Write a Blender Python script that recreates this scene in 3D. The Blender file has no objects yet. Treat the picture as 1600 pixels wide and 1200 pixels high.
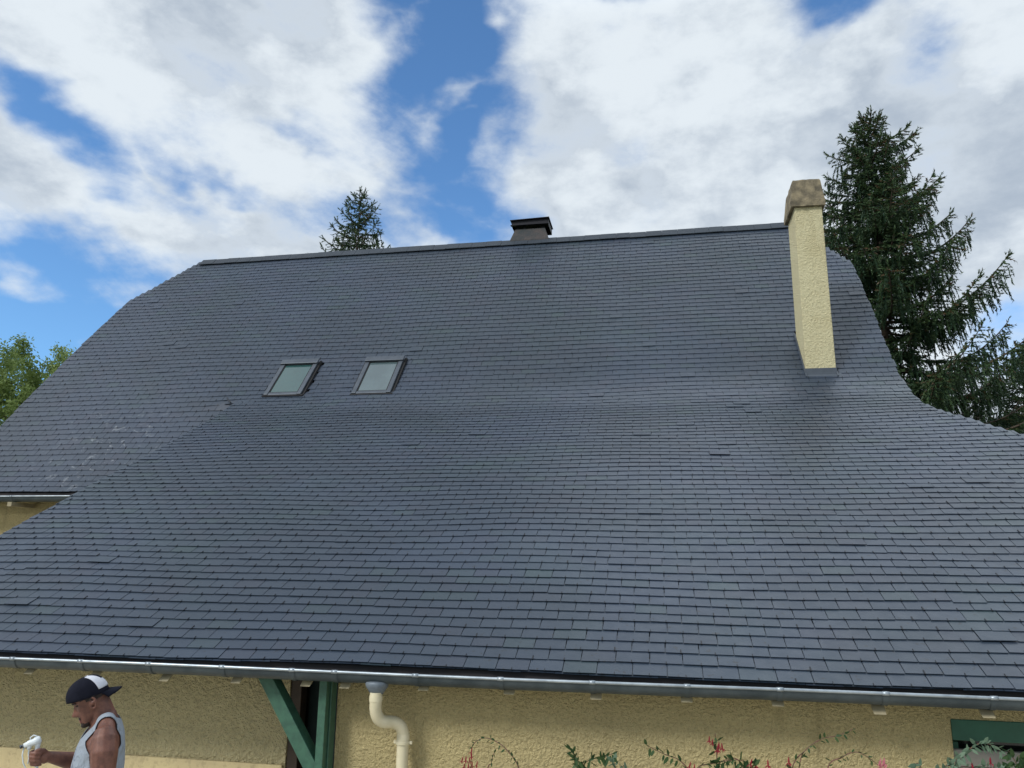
import bpy, bmesh, math, random
import numpy as np
from mathutils import Vector, Matrix
random.seed(7); rng = np.random.default_rng(7)
S = bpy.context.scene
COL = S.collection
R = math.radians

# ------------------------------------------------------------------ camera
cd = bpy.data.cameras.new('camera'); cam = bpy.data.objects.new('camera', cd); COL.objects.link(cam)
rt = Vector((0.98256629, 0.18554594, 0.01166992)); up = Vector((0.02947856, -0.21746677, 0.97562248)); fw = Vector((-0.18356061, 0.95826975, 0.21914514))
M = Matrix((rt, up, -fw)).transposed().to_4x4(); M.translation = (0, 0, 2.55)
cam.matrix_world = M
cd.sensor_width = 36; cd.lens = 1220/1600*36; cd.clip_end = 3000; cd.clip_start = 0.05
S.camera = cam
S.render.resolution_x = 1024; S.render.resolution_y = 768

# ------------------------------------------------------------------ sky, sun, exposure
SUN_EL, SUN_AZ = 40, 222          # azimuth clockwise from +Y: behind the viewer, to the left
sd = bpy.data.lights.new('sun', 'SUN'); so = bpy.data.objects.new('sun', sd); COL.objects.link(so)
sd.energy = 2.7; sd.angle = R(14); sd.color = (1.0, .975, .94)
az = R(SUN_AZ); el = R(SUN_EL)
sdir = Vector((math.sin(az)*math.cos(el), math.cos(az)*math.cos(el), math.sin(el)))
so.rotation_euler = sdir.to_track_quat('Z', 'Y').to_euler()
S.view_settings.view_transform = 'Standard'; S.view_settings.look = 'None'
S.view_settings.exposure = 0.0; S.view_settings.gamma = 1.0

W = bpy.data.worlds.new('World'); S.world = W; W.use_nodes = True
nt = W.node_tree; nt.nodes.clear()
class NB:
    def __init__(s, nt): s.nt = nt
    def n(s, t, **k):
        x = s.nt.nodes.new(t)
        for a, b in k.items(): setattr(x, a, b)
        return x
    def put(s, sock, v):
        if isinstance(v, bpy.types.NodeSocket): s.nt.links.new(v, sock)
        else: sock.default_value = v
    def m(s, op, a, b=0.0, c=0.0, clamp=False):
        x = s.n('ShaderNodeMath', operation=op, use_clamp=clamp)
        for i, v in enumerate((a, b, c)): s.put(x.inputs[i], v)
        return x.outputs[0]
    def mix(s, f, a, b, typ='RGBA', blend='MIX'):
        x = s.n('ShaderNodeMix', data_type=typ)
        if typ == 'RGBA': x.blend_type = blend
        i0 = {'RGBA': 6, 'FLOAT': 2, 'VECTOR': 4}[typ]; o = {'RGBA': 2, 'FLOAT': 0, 'VECTOR': 1}[typ]
        s.put(x.inputs[0], f); s.put(x.inputs[i0], a); s.put(x.inputs[i0+1], b)
        return x.outputs[o]
    def noise(s, vec, scale, detail=5, rough=.5, dist=0.0, lac=2.0):
        x = s.n('ShaderNodeTexNoise')
        if vec is not None: s.put(x.inputs['Vector'], vec)
        x.inputs['Scale'].default_value = scale; x.inputs['Detail'].default_value = detail
        x.inputs['Roughness'].default_value = rough; x.inputs['Distortion'].default_value = dist; x.inputs['Lacunarity'].default_value = lac
        return x.outputs['Fac']
    def ramp(s, v, lo, hi, a=0.0, b=1.0, smooth=True):
        x = s.n('ShaderNodeMapRange'); x.interpolation_type = 'SMOOTHSTEP' if smooth else 'LINEAR'
        s.put(x.inputs['Value'], v)
        for i, q in zip((1, 2, 3, 4), (lo, hi, a, b)): s.put(x.inputs[i], q)
        return x.outputs[0]
    def comb(s, x_, y_, z_):
        x = s.n('ShaderNodeCombineXYZ')
        for i, q in enumerate((x_, y_, z_)): s.put(x.inputs[i], q)
        return x.outputs[0]
N = NB(nt)
tc = N.n('ShaderNodeTexCoord').outputs['Generated']
sep = N.n('ShaderNodeSeparateXYZ'); nt.links.new(tc, sep.inputs[0]); dx, dy, dz = sep.outputs
AZ = N.m('MULTIPLY', N.m('ARCTAN2', dx, dy), 180/math.pi)
EL = N.m('MULTIPLY', N.m('ARCSINE', dz), 180/math.pi)
P3 = N.n('ShaderNodeVectorMath', operation='MULTIPLY'); nt.links.new(tc, P3.inputs[0]); P3.inputs[1].default_value = (1, 1, 1.7); P3 = P3.outputs[0]
# warp the direction a little so that the cloud borders are ragged
w1 = N.noise(P3, 3.2, 4, .55); w2 = N.noise(N.m('ADD', 0, 0) if False else P3, 5.1, 4, .55, .3)
AZw = N.m('ADD', AZ, N.m('MULTIPLY', N.m('SUBTRACT', w1, .5), 14))
ELw = N.m('ADD', EL, N.m('MULTIPLY', N.m('SUBTRACT', w2, .5), 11))
ST = R(-24)
SV = N.comb(N.m('ADD', N.m('MULTIPLY', AZ, math.cos(ST)/26), N.m('MULTIPLY', EL, math.sin(ST)/26)), N.m('ADD', N.m('MULTIPLY', AZ, -math.sin(ST)/9), N.m('MULTIPLY', EL, math.cos(ST)/9)), 0.37)
streak = N.noise(SV, 1.3, 8, .58, .6)
def blob(ca, ce, ra, re, rot=0, amp=1.0):
    c, s = math.cos(R(rot)), math.sin(R(rot))
    a = N.m('SUBTRACT', AZw, ca); e = N.m('SUBTRACT', ELw, ce)
    p = N.m('ADD', N.m('MULTIPLY', a, c/ra), N.m('MULTIPLY', e, s/ra))
    q = N.m('ADD', N.m('MULTIPLY', a, -s/re), N.m('MULTIPLY', e, c/re))
    d = N.m('SQRT', N.m('ADD', N.m('MULTIPLY', p, p), N.m('MULTIPLY', q, q)))
    return N.ramp(d, 0.1, 1.75, amp*1.12, 0.0)
CLEAR = [  # holes in the cloud layer: azimuth, elevation, half sizes, rotation
    (-20.0, 41.5, 7.5, 5.5, 0, 1.3), (-17.8, 35.5, 5.6, 5.5, 20, 1.3), (-15.4, 30.5, 5.6, 4.8, 20, 1.3), (-13.6, 26.5, 5.6, 3.2, 0, 1.2), (-17.0, 23.6, 7.0, 2.8, 0, 1.0),
    (-42.5, 27.2, 7.5, 1.6, -28, .95), (-48, 31, 5, 1.3, -30, .6), (-33.0, 25.0, 6.0, 1.0, -22, .5), (-27.5, 29.3, 3.0, .8, -20, .35),
    (-45.0, 14.8, 15.0, 6.6, -8, 1.45), (-38.5, 15.0, 4.0, 3.0, 0, .8), (-3.2, 41.5, 5.5, 2.4, 0, 1.1), (16.0, 37.2, 7.0, 2.3, -5, .95), (22.0, 32.2, 4.0, 1.3, 40, .40),
    (24.0, 14.0, 5.0, 3.0, 0, .45), (-60, 10, 10, 6, 0, 1), (70, 66, 14, 8, 0, 1), (-60, 55, 20, 9, 0, .9), (110, 30, 25, 12, 0, .9), (-130, 40, 30, 14, 0, .8), (170, 50, 25, 12, 0, .8)]
clear = None
for b in CLEAR:
    x = blob(*b); clear = x if clear is None else N.m('MAXIMUM', clear, x)
CLOUDS = [(-43, 17.6, 7, .8, -10, .55), (-41, 14.4, 4, .6, 0, .55), (-12.5, 30.2, 1.8, 1.6, -60, .8), (-15.8, 33.8, 1.6, .9, 0, .8), (-17.5, 30.5, 1.2, 2.0, 30, .7), (-7.2, 27.2, 4.5, 2.0, 0, .75), (-19, 23.2, 3.5, 1.4, -30, .8), (-14.5, 37.5, 1.4, .9, 0, .6)]
cl2 = None
for b in CLOUDS:
    x = blob(*b); cl2 = x if cl2 is None else N.m('MAXIMUM', cl2, x)
fine = N.noise(P3, 8.0, 10, .60, .0); big = N.noise(P3, 2.6, 6, .55, .4)
nz = N.m('ADD', N.m('ADD', N.m('MULTIPLY', N.m('SUBTRACT', fine, .5), 2.1), N.m('MULTIPLY', N.m('SUBTRACT', big, .5), .5)), N.m('MULTIPLY', N.m('MULTIPLY', N.m('SUBTRACT', streak, .5), 1.5), N.ramp(AZ, -12, -24, .25, 1.0)))
dens = N.m('ADD', N.m('ADD', N.m('SUBTRACT', 1.05, clear), N.m('MULTIPLY', cl2, .75)), nz)
cover = N.ramp(dens, -.08, 1.02)
# cloud brightness: sunlit billows against thicker greyish undersides
sh1 = N.noise(P3, 5.5, 9, .58, .0); sh2 = N.noise(P3, 15.0, 8, .6, .0)
thick = N.ramp(dens, .6, 1.5)
shade = N.m('ADD', N.m('MULTIPLY', sh1, .75), N.m('MULTIPLY', sh2, .25))
greyzones = None
for b in [(-2, 29.5, 11, 4.0, -10, .75), (20, 24, 11, 6.5, -15, .95), (-34, 21, 9, 1.5, -5, .5), (-36, 33, 9, 2.5, -25, .5), (-48, 25, 5, 3, -20, .45), (24, 16, 8, 4, 0, .6), (-30, 36, 7, 1.8, -20, .45)]:
    x = blob(*b); greyzones = x if greyzones is None else N.m('MAXIMUM', greyzones, x)
lum = N.ramp(N.m('SUBTRACT', shade, N.m('MULTIPLY', greyzones, .15)), .30, .54)
lum = N.m('MAXIMUM', lum, N.m('MULTIPLY', N.m('SUBTRACT', 1.0, thick), .75))
ccol = N.mix(lum, (.42, .49, .58, 1), (.78, .845, .895, 1))
sky = N.n('ShaderNodeTexSky', sky_type='NISHITA'); sky.sun_disc = False; sky.sun_elevation = el; sky.sun_rotation = az
sky.air_density = 1.0; sky.dust_density = .3; sky.ozone_density = 2.0; sky.altitude = 200
skyc = N.mix(1.0, sky.outputs[0], (1.08, 1.55, 1.88, 1), blend='MULTIPLY')
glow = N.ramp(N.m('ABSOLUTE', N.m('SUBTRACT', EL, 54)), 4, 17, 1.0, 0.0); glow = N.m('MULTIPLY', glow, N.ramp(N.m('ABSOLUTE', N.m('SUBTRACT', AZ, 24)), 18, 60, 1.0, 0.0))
CLn = N.m('ADD', 10.3, N.m('MULTIPLY', glow, 19.0))      # brighter cloud zone, added above the view so the lower slope reflects more
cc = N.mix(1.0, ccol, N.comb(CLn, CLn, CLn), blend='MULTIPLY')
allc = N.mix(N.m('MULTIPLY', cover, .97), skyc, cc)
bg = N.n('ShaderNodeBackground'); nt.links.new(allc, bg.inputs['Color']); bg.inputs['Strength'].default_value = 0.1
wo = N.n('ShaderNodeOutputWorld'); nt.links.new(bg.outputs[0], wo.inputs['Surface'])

# ------------------------------------------------------------------ helpers
def material(name, base, rough=.6, metal=0.0, spec=.5):
    m = bpy.data.materials.new(name); m.use_nodes = True
    n = NB(m.node_tree); b = m.node_tree.nodes['Principled BSDF']
    n.put(b.inputs['Base Color'], (*base, 1)); b.inputs['Roughness'].default_value = rough; b.inputs['Metallic'].default_value = metal
    b.inputs['Specular IOR Level'].default_value = spec
    return m, n, b
def objco(n): return n.n('ShaderNodeTexCoord').outputs['Object']
def bump(n, b, h, strength=.5, dist=.01):
    x = n.n('ShaderNodeBump'); x.inputs['Strength'].default_value = strength; x.inputs['Distance'].default_value = dist
    n.put(x.inputs['Height'], h); n.put(b.inputs['Normal'], x.outputs[0])
def varied(name, c1, c2, scale=5, rough=.6, metal=0.0, bs=0.0, bscale=60, bd=.004, spec=.5, detail=6):
    m, n, b = material(name, c1, rough, metal, spec); co = objco(n)
    f = n.ramp(n.noise(co, scale, detail, .6), .3, .7)
    n.put(b.inputs['Base Color'], n.mix(f, (*c1, 1), (*c2, 1)))
    if bs: bump(n, b, n.noise(co, bscale, 4, .6), bs, bd)
    return m

class MB:
    def __init__(s): s.v = []; s.f = []; s.mi = []
    def add(s, vs, fs, mi=0):
        o = len(s.v); s.v += [tuple(map(float, q)) for q in vs]; s.f += [tuple(i+o for i in q) for q in fs]; s.mi += [mi]*len(fs)
    def box(s, c, sz, rot=None, mi=0, taper=None):
        x, y, z = [q/2 for q in sz]; vs = [Vector((i*x, j*y, k*z)) for i in (-1, 1) for j in (-1, 1) for k in (-1, 1)]
        if taper: vs = [Vector((q.x*(taper if q.z > 0 else 1), q.y*(taper if q.z > 0 else 1), q.z)) for q in vs]
        if rot is not None: vs = [rot @ q for q in vs]
        vs = [q+Vector(c) for q in vs]
        s.add(vs, [(0, 1, 3, 2), (4, 6, 7, 5), (0, 4, 5, 1), (2, 3, 7, 6), (0, 2, 6, 4), (1, 5, 7, 3)], mi)
    def tube(s, pts, rad, n=10, mi=0, cap=True, flat=None):
        pts = [Vector(p) for p in pts]; rad = rad if hasattr(rad, '__len__') else [rad]*len(pts)
        rings = []; prev = None
        for i, p in enumerate(pts):
            t = (pts[min(i+1, len(pts)-1)]-pts[max(i-1, 0)]).normalized()
            if prev is None: a = t.cross(Vector((0, 0, 1)) if abs(t.z) < .95 else Vector((1, 0, 0))).normalized()
            else: a = (prev-t*prev.dot(t)).normalized()
            prev = a; b = t.cross(a)
            rings.append([p+(a*math.cos(2*math.pi*k/n)+b*math.sin(2*math.pi*k/n))*rad[i] for k in range(n)])
        vs = [q for r in rings for q in r]; fs = []
        for i in range(len(pts)-1):
            for k in range(n): fs.append((i*n+k, i*n+(k+1) % n, (i+1)*n+(k+1) % n, (i+1)*n+k))
        if cap: fs += [tuple(range(n-1, -1, -1)), tuple(range((len(pts)-1)*n, len(pts)*n))]
        s.add(vs, fs, mi)
    def loft(s, rings, mi=0, cap=True):   # rings: list of equal-length lists of points
        n = len(rings[0]); vs = [q for r in rings for q in r]; fs = []
        for i in range(len(rings)-1):
            for k in range(n): fs.append((i*n+k, i*n+(k+1) % n, (i+1)*n+(k+1) % n, (i+1)*n+k))
        if cap: fs += [tuple(range(n-1, -1, -1)), tuple(range((len(rings)-1)*n, len(rings)*n))]
        s.add(vs, fs, mi)
    def build(s, name, mats, parent=None, smooth=False, bevel=0.0, origin=None, recalc=True):
        me = bpy.data.meshes.new(name); o0 = Vector(origin) if origin else Vector((0, 0, 0))
        me.from_pydata([tuple(Vector(q)-o0) for q in s.v], [], s.f); mats = mats if isinstance(mats, (list, tuple)) else [mats]
        for m in mats: me.materials.append(m)
        me.polygons.foreach_set('material_index', s.mi)
        if recalc:
            bm = bmesh.new(); bm.from_mesh(me); bmesh.ops.recalc_face_normals(bm, faces=bm.faces); bm.to_mesh(me); bm.free()
        if smooth: me.polygons.foreach_set('use_smooth', [True]*len(me.polygons))
        o = bpy.data.objects.new(name, me); COL.objects.link(o); o.location = o0
        if parent: o.parent = parent; o.matrix_parent_inverse = Matrix.Translation(parent.location).inverted() if parent.type == 'EMPTY' or True else o.matrix_parent_inverse
        if bevel:
            b = o.modifiers.new('bevel', 'BEVEL'); b.width = bevel; b.segments = 2; b.limit_method = 'ANGLE'
        return o
def np_mesh(name, V, F, mats, parent=None, fm=None, attr=None, smooth=False, origin=None):
    """V (n,3); F (m,k) with one k."""
    V = np.asarray(V, float); F = np.asarray(F, np.int32); k = F.shape[1]
    if origin is not None: V = V-np.array(origin)
    me = bpy.data.meshes.new(name); me.vertices.add(len(V)); me.vertices.foreach_set('co', V.astype(np.float32).ravel())
    me.loops.add(F.size); me.loops.foreach_set('vertex_index', F.ravel()); me.polygons.add(len(F))
    me.polygons.foreach_set('loop_start', np.arange(len(F), dtype=np.int32)*k)
    for m in (mats if isinstance(mats, (list, tuple)) else [mats]): me.materials.append(m)
    if fm is not None: me.polygons.foreach_set('material_index', np.asarray(fm, np.int32))
    me.polygons.foreach_set('use_smooth', np.full(len(F), smooth))
    if attr is not None:
        a = me.attributes.new('rnd', 'FLOAT', 'FACE'); a.data.foreach_set('value', np.asarray(attr, np.float32))
    me.update(); me.validate()
    o = bpy.data.objects.new(name, me); COL.objects.link(o)
    if origin is not None: o.location = origin
    if parent: o.parent = parent; o.matrix_parent_inverse = Matrix.Translation(parent.location).inverted()
    return o
def tag(o, label=None, cat=None, group=None, kind=None):
    if label: o['label'] = label
    if cat: o['category'] = cat
    if group: o['group'] = group
    if kind: o['kind'] = kind
    return o
def empty(name, loc, label, cat, group=None):
    o = bpy.data.objects.new(name, None); COL.objects.link(o); o.location = loc; o.empty_display_size = .2
    return tag(o, label, cat, group)

# ------------------------------------------------------------------ materials
def slate_mat():
    m, n, b = material('slate', (.05, .06, .075), .42, 0, .62); co = objco(n)
    at = n.n('ShaderNodeAttribute', attribute_name='rnd').outputs['Fac']
    wh = n.n('ShaderNodeTexWhiteNoise', noise_dimensions='1D'); n.put(wh.inputs['W'], n.m('MULTIPLY', at, 91.7)); r2 = wh.outputs['Value']
    c = n.mix(r2, (.019, .031, .049, 1), (.024, .038, .058, 1))
    c = n.mix(n.ramp(at, .80, .93), c, (.024, .034, .052, 1)); c = n.mix(n.ramp(at, .10, .0), c, (.024, .041, .052, 1))
    big = n.noise(co, .55, 4, .55); c = n.mix(n.ramp(big, .40, .64), c, n.mix(1.0, c, (1.24, 1.20, 1.27, 1), blend='MULTIPLY'))
    big2 = n.noise(co, .85, 3, .5, .4); c = n.mix(n.ramp(big2, .50, .66), c, n.mix(1.0, c, (.98, 1.06, .97, 1), blend='MULTIPLY'))
    gr = n.noise(co, 38, 5, .65); c = n.mix(n.m('MULTIPLY', gr, .35), c, n.mix(1.0, c, (.6, .62, .64, 1), blend='MULTIPLY'))
    sp = n.ramp(n.noise(co, 24, 2, .4), .68, .72); c = n.mix(n.m('MULTIPLY', sp, .7), c, (.015, .017, .02, 1))
    geo = n.n('ShaderNodeSeparateXYZ'); n.put(geo.inputs[0], co)
    # pale scuffs on the left part of the main slope
    mx = n.ramp(n.m('ABSOLUTE', n.m('ADD', geo.outputs[0], 8.5)), .2, 1.3, 1, 0); mz = n.ramp(n.m('ABSOLUTE', n.m('SUBTRACT', geo.outputs[2], 4.1)), .2, 1.2, 1, 0)
    sc = n.m('MULTIPLY', n.m('MULTIPLY', mx, mz), n.ramp(n.noise(co, 5.5, 8, .75, 1.2), .55, .66)); c = n.mix(n.m('MULTIPLY', sc, .8), c, (.22, .24, .26, 1))
    n.put(b.inputs['Base Color'], c)
    n.put(b.inputs['Roughness'], n.m('ADD', .34, n.m('MULTIPLY', n.noise(co, 9, 4, .6), .22)))
    bump(n, b, n.noise(co, 55, 5, .65), .35, .004)
    return m
M_SLATE = slate_mat()
M_HOOK = material('hook_steel', (.012, .013, .016), .5, .3)[0]
M_UNDER = varied('underlay', (.02, .021, .024), (.035, .03, .03), 3, .9)
M_RIDGE = varied('ridge_slate', (.017, .026, .038), (.026, .037, .050), 4, .7, 0, .3, 50, .004)
def stucco(name, c1, c2, grime_shade, scale=42, bd=.02, strength=1.0):
    m, n, b = material(name, c1, .9, 0, .2); co = objco(n)
    v1 = n.noise(co, scale, 3, .6, .25); v2 = n.noise(co, scale*2.7, 3, .6)
    h = n.m('ADD', n.ramp(v1, .25, .75, smooth=False), n.m('MULTIPLY', v2, .8))
    c = n.mix(n.ramp(n.noise(co, 1.3, 6, .6), .35, .7), (*c1, 1), (*c2, 1))
    c = n.mix(n.m('MULTIPLY', n.ramp(v1, .50, .32), .30), c, (*grime_shade, 1))  # low spots of the grain tinted darker, their shade put into the colour
    g = n.m('MULTIPLY', n.ramp(n.noise(co, .9, 7, .7), .52, .75), .35); c = n.mix(g, c, (*grime_shade, 1))
    sp = n.n('ShaderNodeSeparateXYZ'); n.put(sp.inputs[0], co)
    stv = n.comb(n.m('MULTIPLY', sp.outputs[0], 5.0), n.m('MULTIPLY', sp.outputs[1], 5.0), n.m('MULTIPLY', sp.outputs[2], .7))
    sk = n.m('MULTIPLY', n.ramp(n.noise(stv, 1.6, 7, .65),   .54, .76), .28); c = n.mix(sk, c, (*[q*.85 for q in grime_shade], 1))
    n.put(b.inputs['Base Color'], c); bump(n, b, h, strength, bd)
    return m
M_WALL = stucco('yellow_render', (.78, .65, .33), (.72, .60, .31), (.24, .18, .075), 46, .05)
M_WALL2 = stucco('porch_render', (.86, .75, .43), (.82, .71, .40), (.44, .36, .18), 36, .07)
M_CHIM = stucco('chimney_render', (.73, .67, .42), (.69, .62, .38), (.48, .40, .20), 44, .022)
M_PLINTH = stucco('plinth_render', (.60, .50, .27), (.52, .42, .24), (.22, .17, .10), 25, .006, .5)
M_CONC = varied('weathered_concrete', (.27, .225, .145), (.10, .088, .065), 7, .95, 0, .8, 45, .012, .2)
M_ZINC = varied('zinc', (.070, .090, .098), (.035, .050, .058), 6, .5, .3, .1, 30, .002)
M_BEAD = varied('zinc_bead', (.42, .47, .50), (.27, .31, .34), 9, .42, .7)
M_LEAD = varied('zinc_outlet', (.10, .125, .15), (.16, .19, .215), 14, .55, .2, .3, 40, .004)
M_PVC = varied('cream_pvc', (.66, .60, .42), (.58, .52, .34), 7, .45)
M_GREEN = varied('green_paint', (.045, .125, .078), (.030, .085, .056), 22, .55, 0, .3, 70, .002)
M_DGREEN = varied('dark_green_paint', (.02, .10, .06), (.015, .075, .045), 9, .6)
M_BROWN = varied('brown_wood', (.05, .032, .018), (.03, .02, .012), 8, .7)
M_TAIL = varied('rafter_paint', (.36, .31, .19), (.24, .21, .13), 12, .8)
M_FLASH = varied('grey_flashing', (.055, .068, .085), (.075, .09, .11), 5, .45, .1)
M_FRAME = varied('window_aluminium', (.085, .10, .12), (.065, .078, .095), 8, .45, .35)
M_DARK = material('black_gap', (.01, .01, .011), .9)[0]
M_METAL = material('dark_metal', (.012, .012, .016), .5, .6)[0]
M_STACK = varied('old_brick_stack', (.075, .062, .058), (.035, .042, .045), 5, .9, 0, .5, 30, .01)
M_GROUND = varied('grass_ground', (.05, .08, .025), (.09, .10, .045), .7, .95, 0, .6, 20, .05)
M_BARK = varied('bark', (.09, .065, .045), (.045, .033, .025), 9, .95, 0, .8, 25, .02)

# ------------------------------------------------------------------ ground
g = MB(); n_ = 24
for i in range(n_):
    for j in range(n_): pass
gs = 1500.0
g.add([(-gs, -gs, 0), (gs, -gs, 0), (gs, gs, 0), (-gs, gs, 0)], [(0, 1, 2, 3)])
tag(g.build('ground', M_GROUND), kind='structure')

mb = MB(); mb.add([(-16, -3, .006), (14, -3, .006), (14, 9.9, .006), (-16, 9.9, .006)], [(0, 1, 2, 3)])  # unseen pale ground sheet, added to throw light up onto the walls
tag(mb.build('bounce_ground', varied('pale_bounce', (.58, .53, .44), (.48, .44, .37), 3, .95, 0, .6, 60, .01)), kind='structure')

# ------------------------------------------------------------------ roof geometry
YE, ZE = 5.283, 1.839          # porch eave
YK, ZK = 11.202, 4.885         # kink between the two slopes
YR, ZR = 14.51, 8.816          # ridge
YM, ZM = 9.90, 3.337           # main eave
XV, XL, XR_ = -6.65, -10.70, 3.32
E_ = 6.657/54; SW = 0.22
a1 = math.atan2(ZK-ZE, YK-YE); a2 = math.atan2(ZR-ZK, YR-YK)
L1 = math.hypot(YK-YE, ZK-ZE); L2 = math.hypot(YR-YK, ZR-ZK); LM = math.hypot(YK-YM, ZK-ZM)
T = .62
def undul(X, v):
    h = .010*np.sin(1.15*X+.5*v+.6)*np.sin(.9*v-.35*X+1.0)+.0035*np.sin(2.7*X+1.3+1.9*v)+.0025*np.sin(3.9*v+1.7*X)
    h = h+.016*np.exp(-(((X+1.2)/.9)**2+((v+4.4)/.55)**2))-.008*np.exp(-(((X+.2)/1.1)**2+((v+3.7)/.5)**2))
    return h*np.clip((L2-v)/.8, 0, 1)
def roof_pt(X, v, h, low):
    """X along eave, v distance up slope from the kink, h height above the surface; low=True: porch slope below the kink."""
    X = np.asarray(X, float); v = np.asarray(v, float)
    c1, s1 = math.cos(a1), math.sin(a1); c2, s2 = math.cos(a2), math.sin(a2)
    Y = np.where(v >= 0, YK+c2*v, YK+c1*v); Z = np.where(v >= 0, ZK+s2*v, ZK+s1*v)
    u = np.clip((v+T)/(2*T), 0, 1); B = np.abs(v) < T
    by = (1-u)**2*(YK-c1*T)+2*u*(1-u)*YK+u**2*(YK+c2*T); bz = (1-u)**2*(ZK-s1*T)+2*u*(1-u)*ZK+u**2*(ZK+s2*T)
    ang = a1+(a2-a1)*u
    Yl, Zl = np.where(B, by, Y), np.where(B, bz, Z)
    Ym, Zm = YK+c2*v, ZK+s2*v
    # left of the porch the steep slope runs straight on to its own eave, with a slight flick
    fl = np.clip((-v-(LM-.9))/.9, 0, 1)**2*.05
    low = np.asarray(low)
    wx = np.clip((X-(XV-.7))/1.3, 0, 1); wx = wx*wx*(3-2*wx)
    bl = np.where(v >= 0, wx, np.where(low, 1.0, 0.0))*1.0
    bl = np.where((v < 0) & low, np.maximum(bl, 1.0), bl)
    Yo = Ym*(1-bl)+Yl*bl; Zo = (Zm+np.where(low, 0, fl))*(1-bl)+Zl*bl; A = a2*(1-bl)+ang*bl
    hh = h+undul(X, v)
    return np.stack([X+0*Yo, Yo-np.sin(A)*hh, Zo+np.cos(A)*hh], -1)
RF = [(-L1-1, 5.9), (-5.6, 5.75), (-L1+2.6, 5.2), (-2.14, 3.90), (-1.76, 3.70), (-1.42, 3.52), (-1.12, 3.36), (-.8, 3.30), (0, 3.31), (L2*.66, 3.345), (L2, 2.515)]
LFm = [(-LM, -10.72), (0, -10.72), (.5, -10.74), (2.2, -10.66), (3.45, -10.60), (L2, -9.66)]
def interp(t, v): return np.interp(v, [p[0] for p in t], [p[1] for p in t])
HOLES = []   # (x0,x1,v0,v1) left free of slates
def vmain(Z): return (Z-ZK)/math.sin(a2)
SKY = [(-6.215, -5.572, vmain(5.035), vmain(5.78), 'left'), (-4.718, -4.076, vmain(5.015), vmain(5.775), 'right')]
for x0, x1, v0, v1, _ in SKY: HOLES.append((x0+.02, x1-.02, v0+.03, v1-.05))
CHX0, CHX1 = 2.085, 2.485
HOLES.append((CHX0+.03, CHX1-.03, vmain(5.16), vmain(6.05)))

V = []; F = []; FM = []; AT = []; HV = []; HF = []
def slate(x0, x1, v, low, lift, tilt, hook=True, ln=1.55, thick=.0045, attr=None):
    lo0, vb = v, v+ln*E_
    hb, ht = .0108+lift, .0006+lift*.3
    y0 = v+tilt*.5; y1 = v-tilt*.5
    P = roof_pt([x0, x1, x1, x0, x0, x1, x1, x0], [y0, y1, vb, vb, y0, y1, vb, vb],
                np.array([hb, hb, ht, ht, hb-thick, hb-thick, ht-thick, ht-thick]), [low]*8)
    o = len(V); V.extend(P.tolist())
    q = [(0, 1, 2, 3), (4, 5, 1, 0), (4, 0, 3, 7), (1, 5, 6, 2), (7, 6, 5, 4)]
    F.extend([tuple(i+o for i in f) for f in q]); a = attr if attr is not None else random.random(); AT.extend([a]*5)
def hookat(x, v, low, big=1.0):
    w = .0022*big; o = len(HV)
    P = roof_pt([x-w, x+w, x+w, x-w]*2, [v-.007, v-.007, v+.020*big, v+.020*big]*2, np.array([.0085]*4+[.0162]*4), [low]*8)
    HV.extend(P.tolist())
    HF.extend([tuple(i+o for i in f) for f in [(4, 5, 6, 7), (0, 1, 5, 4), (0, 4, 7, 3), (1, 2, 6, 5)]])
def course(k):
    v = k*E_
    if v > L2-.13: return
    segs = []
    xr = float(interp(RF, v))
    if v >= 0: segs.append((float(interp(LFm, v)), xr, True))
    else:
        segs.append((XV, xr, True))
        if v > -LM+.01: segs.append((float(interp(LFm, v)), XV+.55, False))
    cj = random.gauss(0, .0025)
    for x0, x1, low in segs:
        off = (k % 2)*SW/2+random.gauss(0, .006)
        xs = [x0+random.uniform(-.012, .012)]; x = math.floor(x0/SW)*SW+off
        while x < x1-.03:
            if x > x0+.05: xs.append(x+random.gauss(0, .004))
            x += SW
        xs.append(x1+random.uniform(-.014, .014))
        wob = random.uniform(0, 6)
        for i in range(len(xs)-1):
            a, b = xs[i]+.0024+max(0, random.gauss(0, .0010)), xs[i+1]-.0024
            if b-a < .02: continue
            cx, cv = (a+b)/2, v+.05
            if any(h0 < cx < h1 and g0 < cv+.02 < g1 for h0, h1, g0, g1 in HOLES): continue
            ok = True
            for h0, h1, g0, g1 in HOLES:
                if g0 < cv < g1:
                    if a < h0 < b: b = h0
                    if a < h1 < b: a = h1
            r = random.random()
            dv = random.gauss(0, .0022)+cj+.004*math.sin(cx*.9+wob)
            if r < .0025: dv -= random.uniform(.008, .022)
            lift = abs(random.gauss(0, .0010))+(random.uniform(.003, .007) if random.random() < .010 else 0)
            if low and abs(v+.36) < .22 and cx > 0.5: lift += random.uniform(0, .0045)
            if low and v < -L1+1.4: lift += .0018
            lw_ = low and not (v >= 0 and cx < XV)
            slate(a, b, v+dv, lw_, lift, random.gauss(0, .0025))
            hookat((a+b)/2+random.gauss(0, .004), v+dv, lw_, 1.0 if random.random() > .15 else 1.7)
k0 = -54
for k in range(k0, int(L2/E_)+1): course(k)
# doubled starter course over the gutter, its lower layer a little proud
vs = k0*E_
x = XV
while x < 5.8:
    slate(x+.002, x+SW-.002, vs-.006+random.gauss(0, .004), True, -.009, random.gauss(0, .003), ln=1.2); x += SW
house = empty('house', (-2, 12, 0), 'long yellow rendered house under a large grey slate roof with low eave', 'house')
roof = np_mesh('roof', V, F, M_SLATE, house, attr=AT, origin=(0, 0, 0))
ho = np_mesh('slate_hook', HV, HF, M_HOOK, roof); ho['kind'] = 'stuff'

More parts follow.
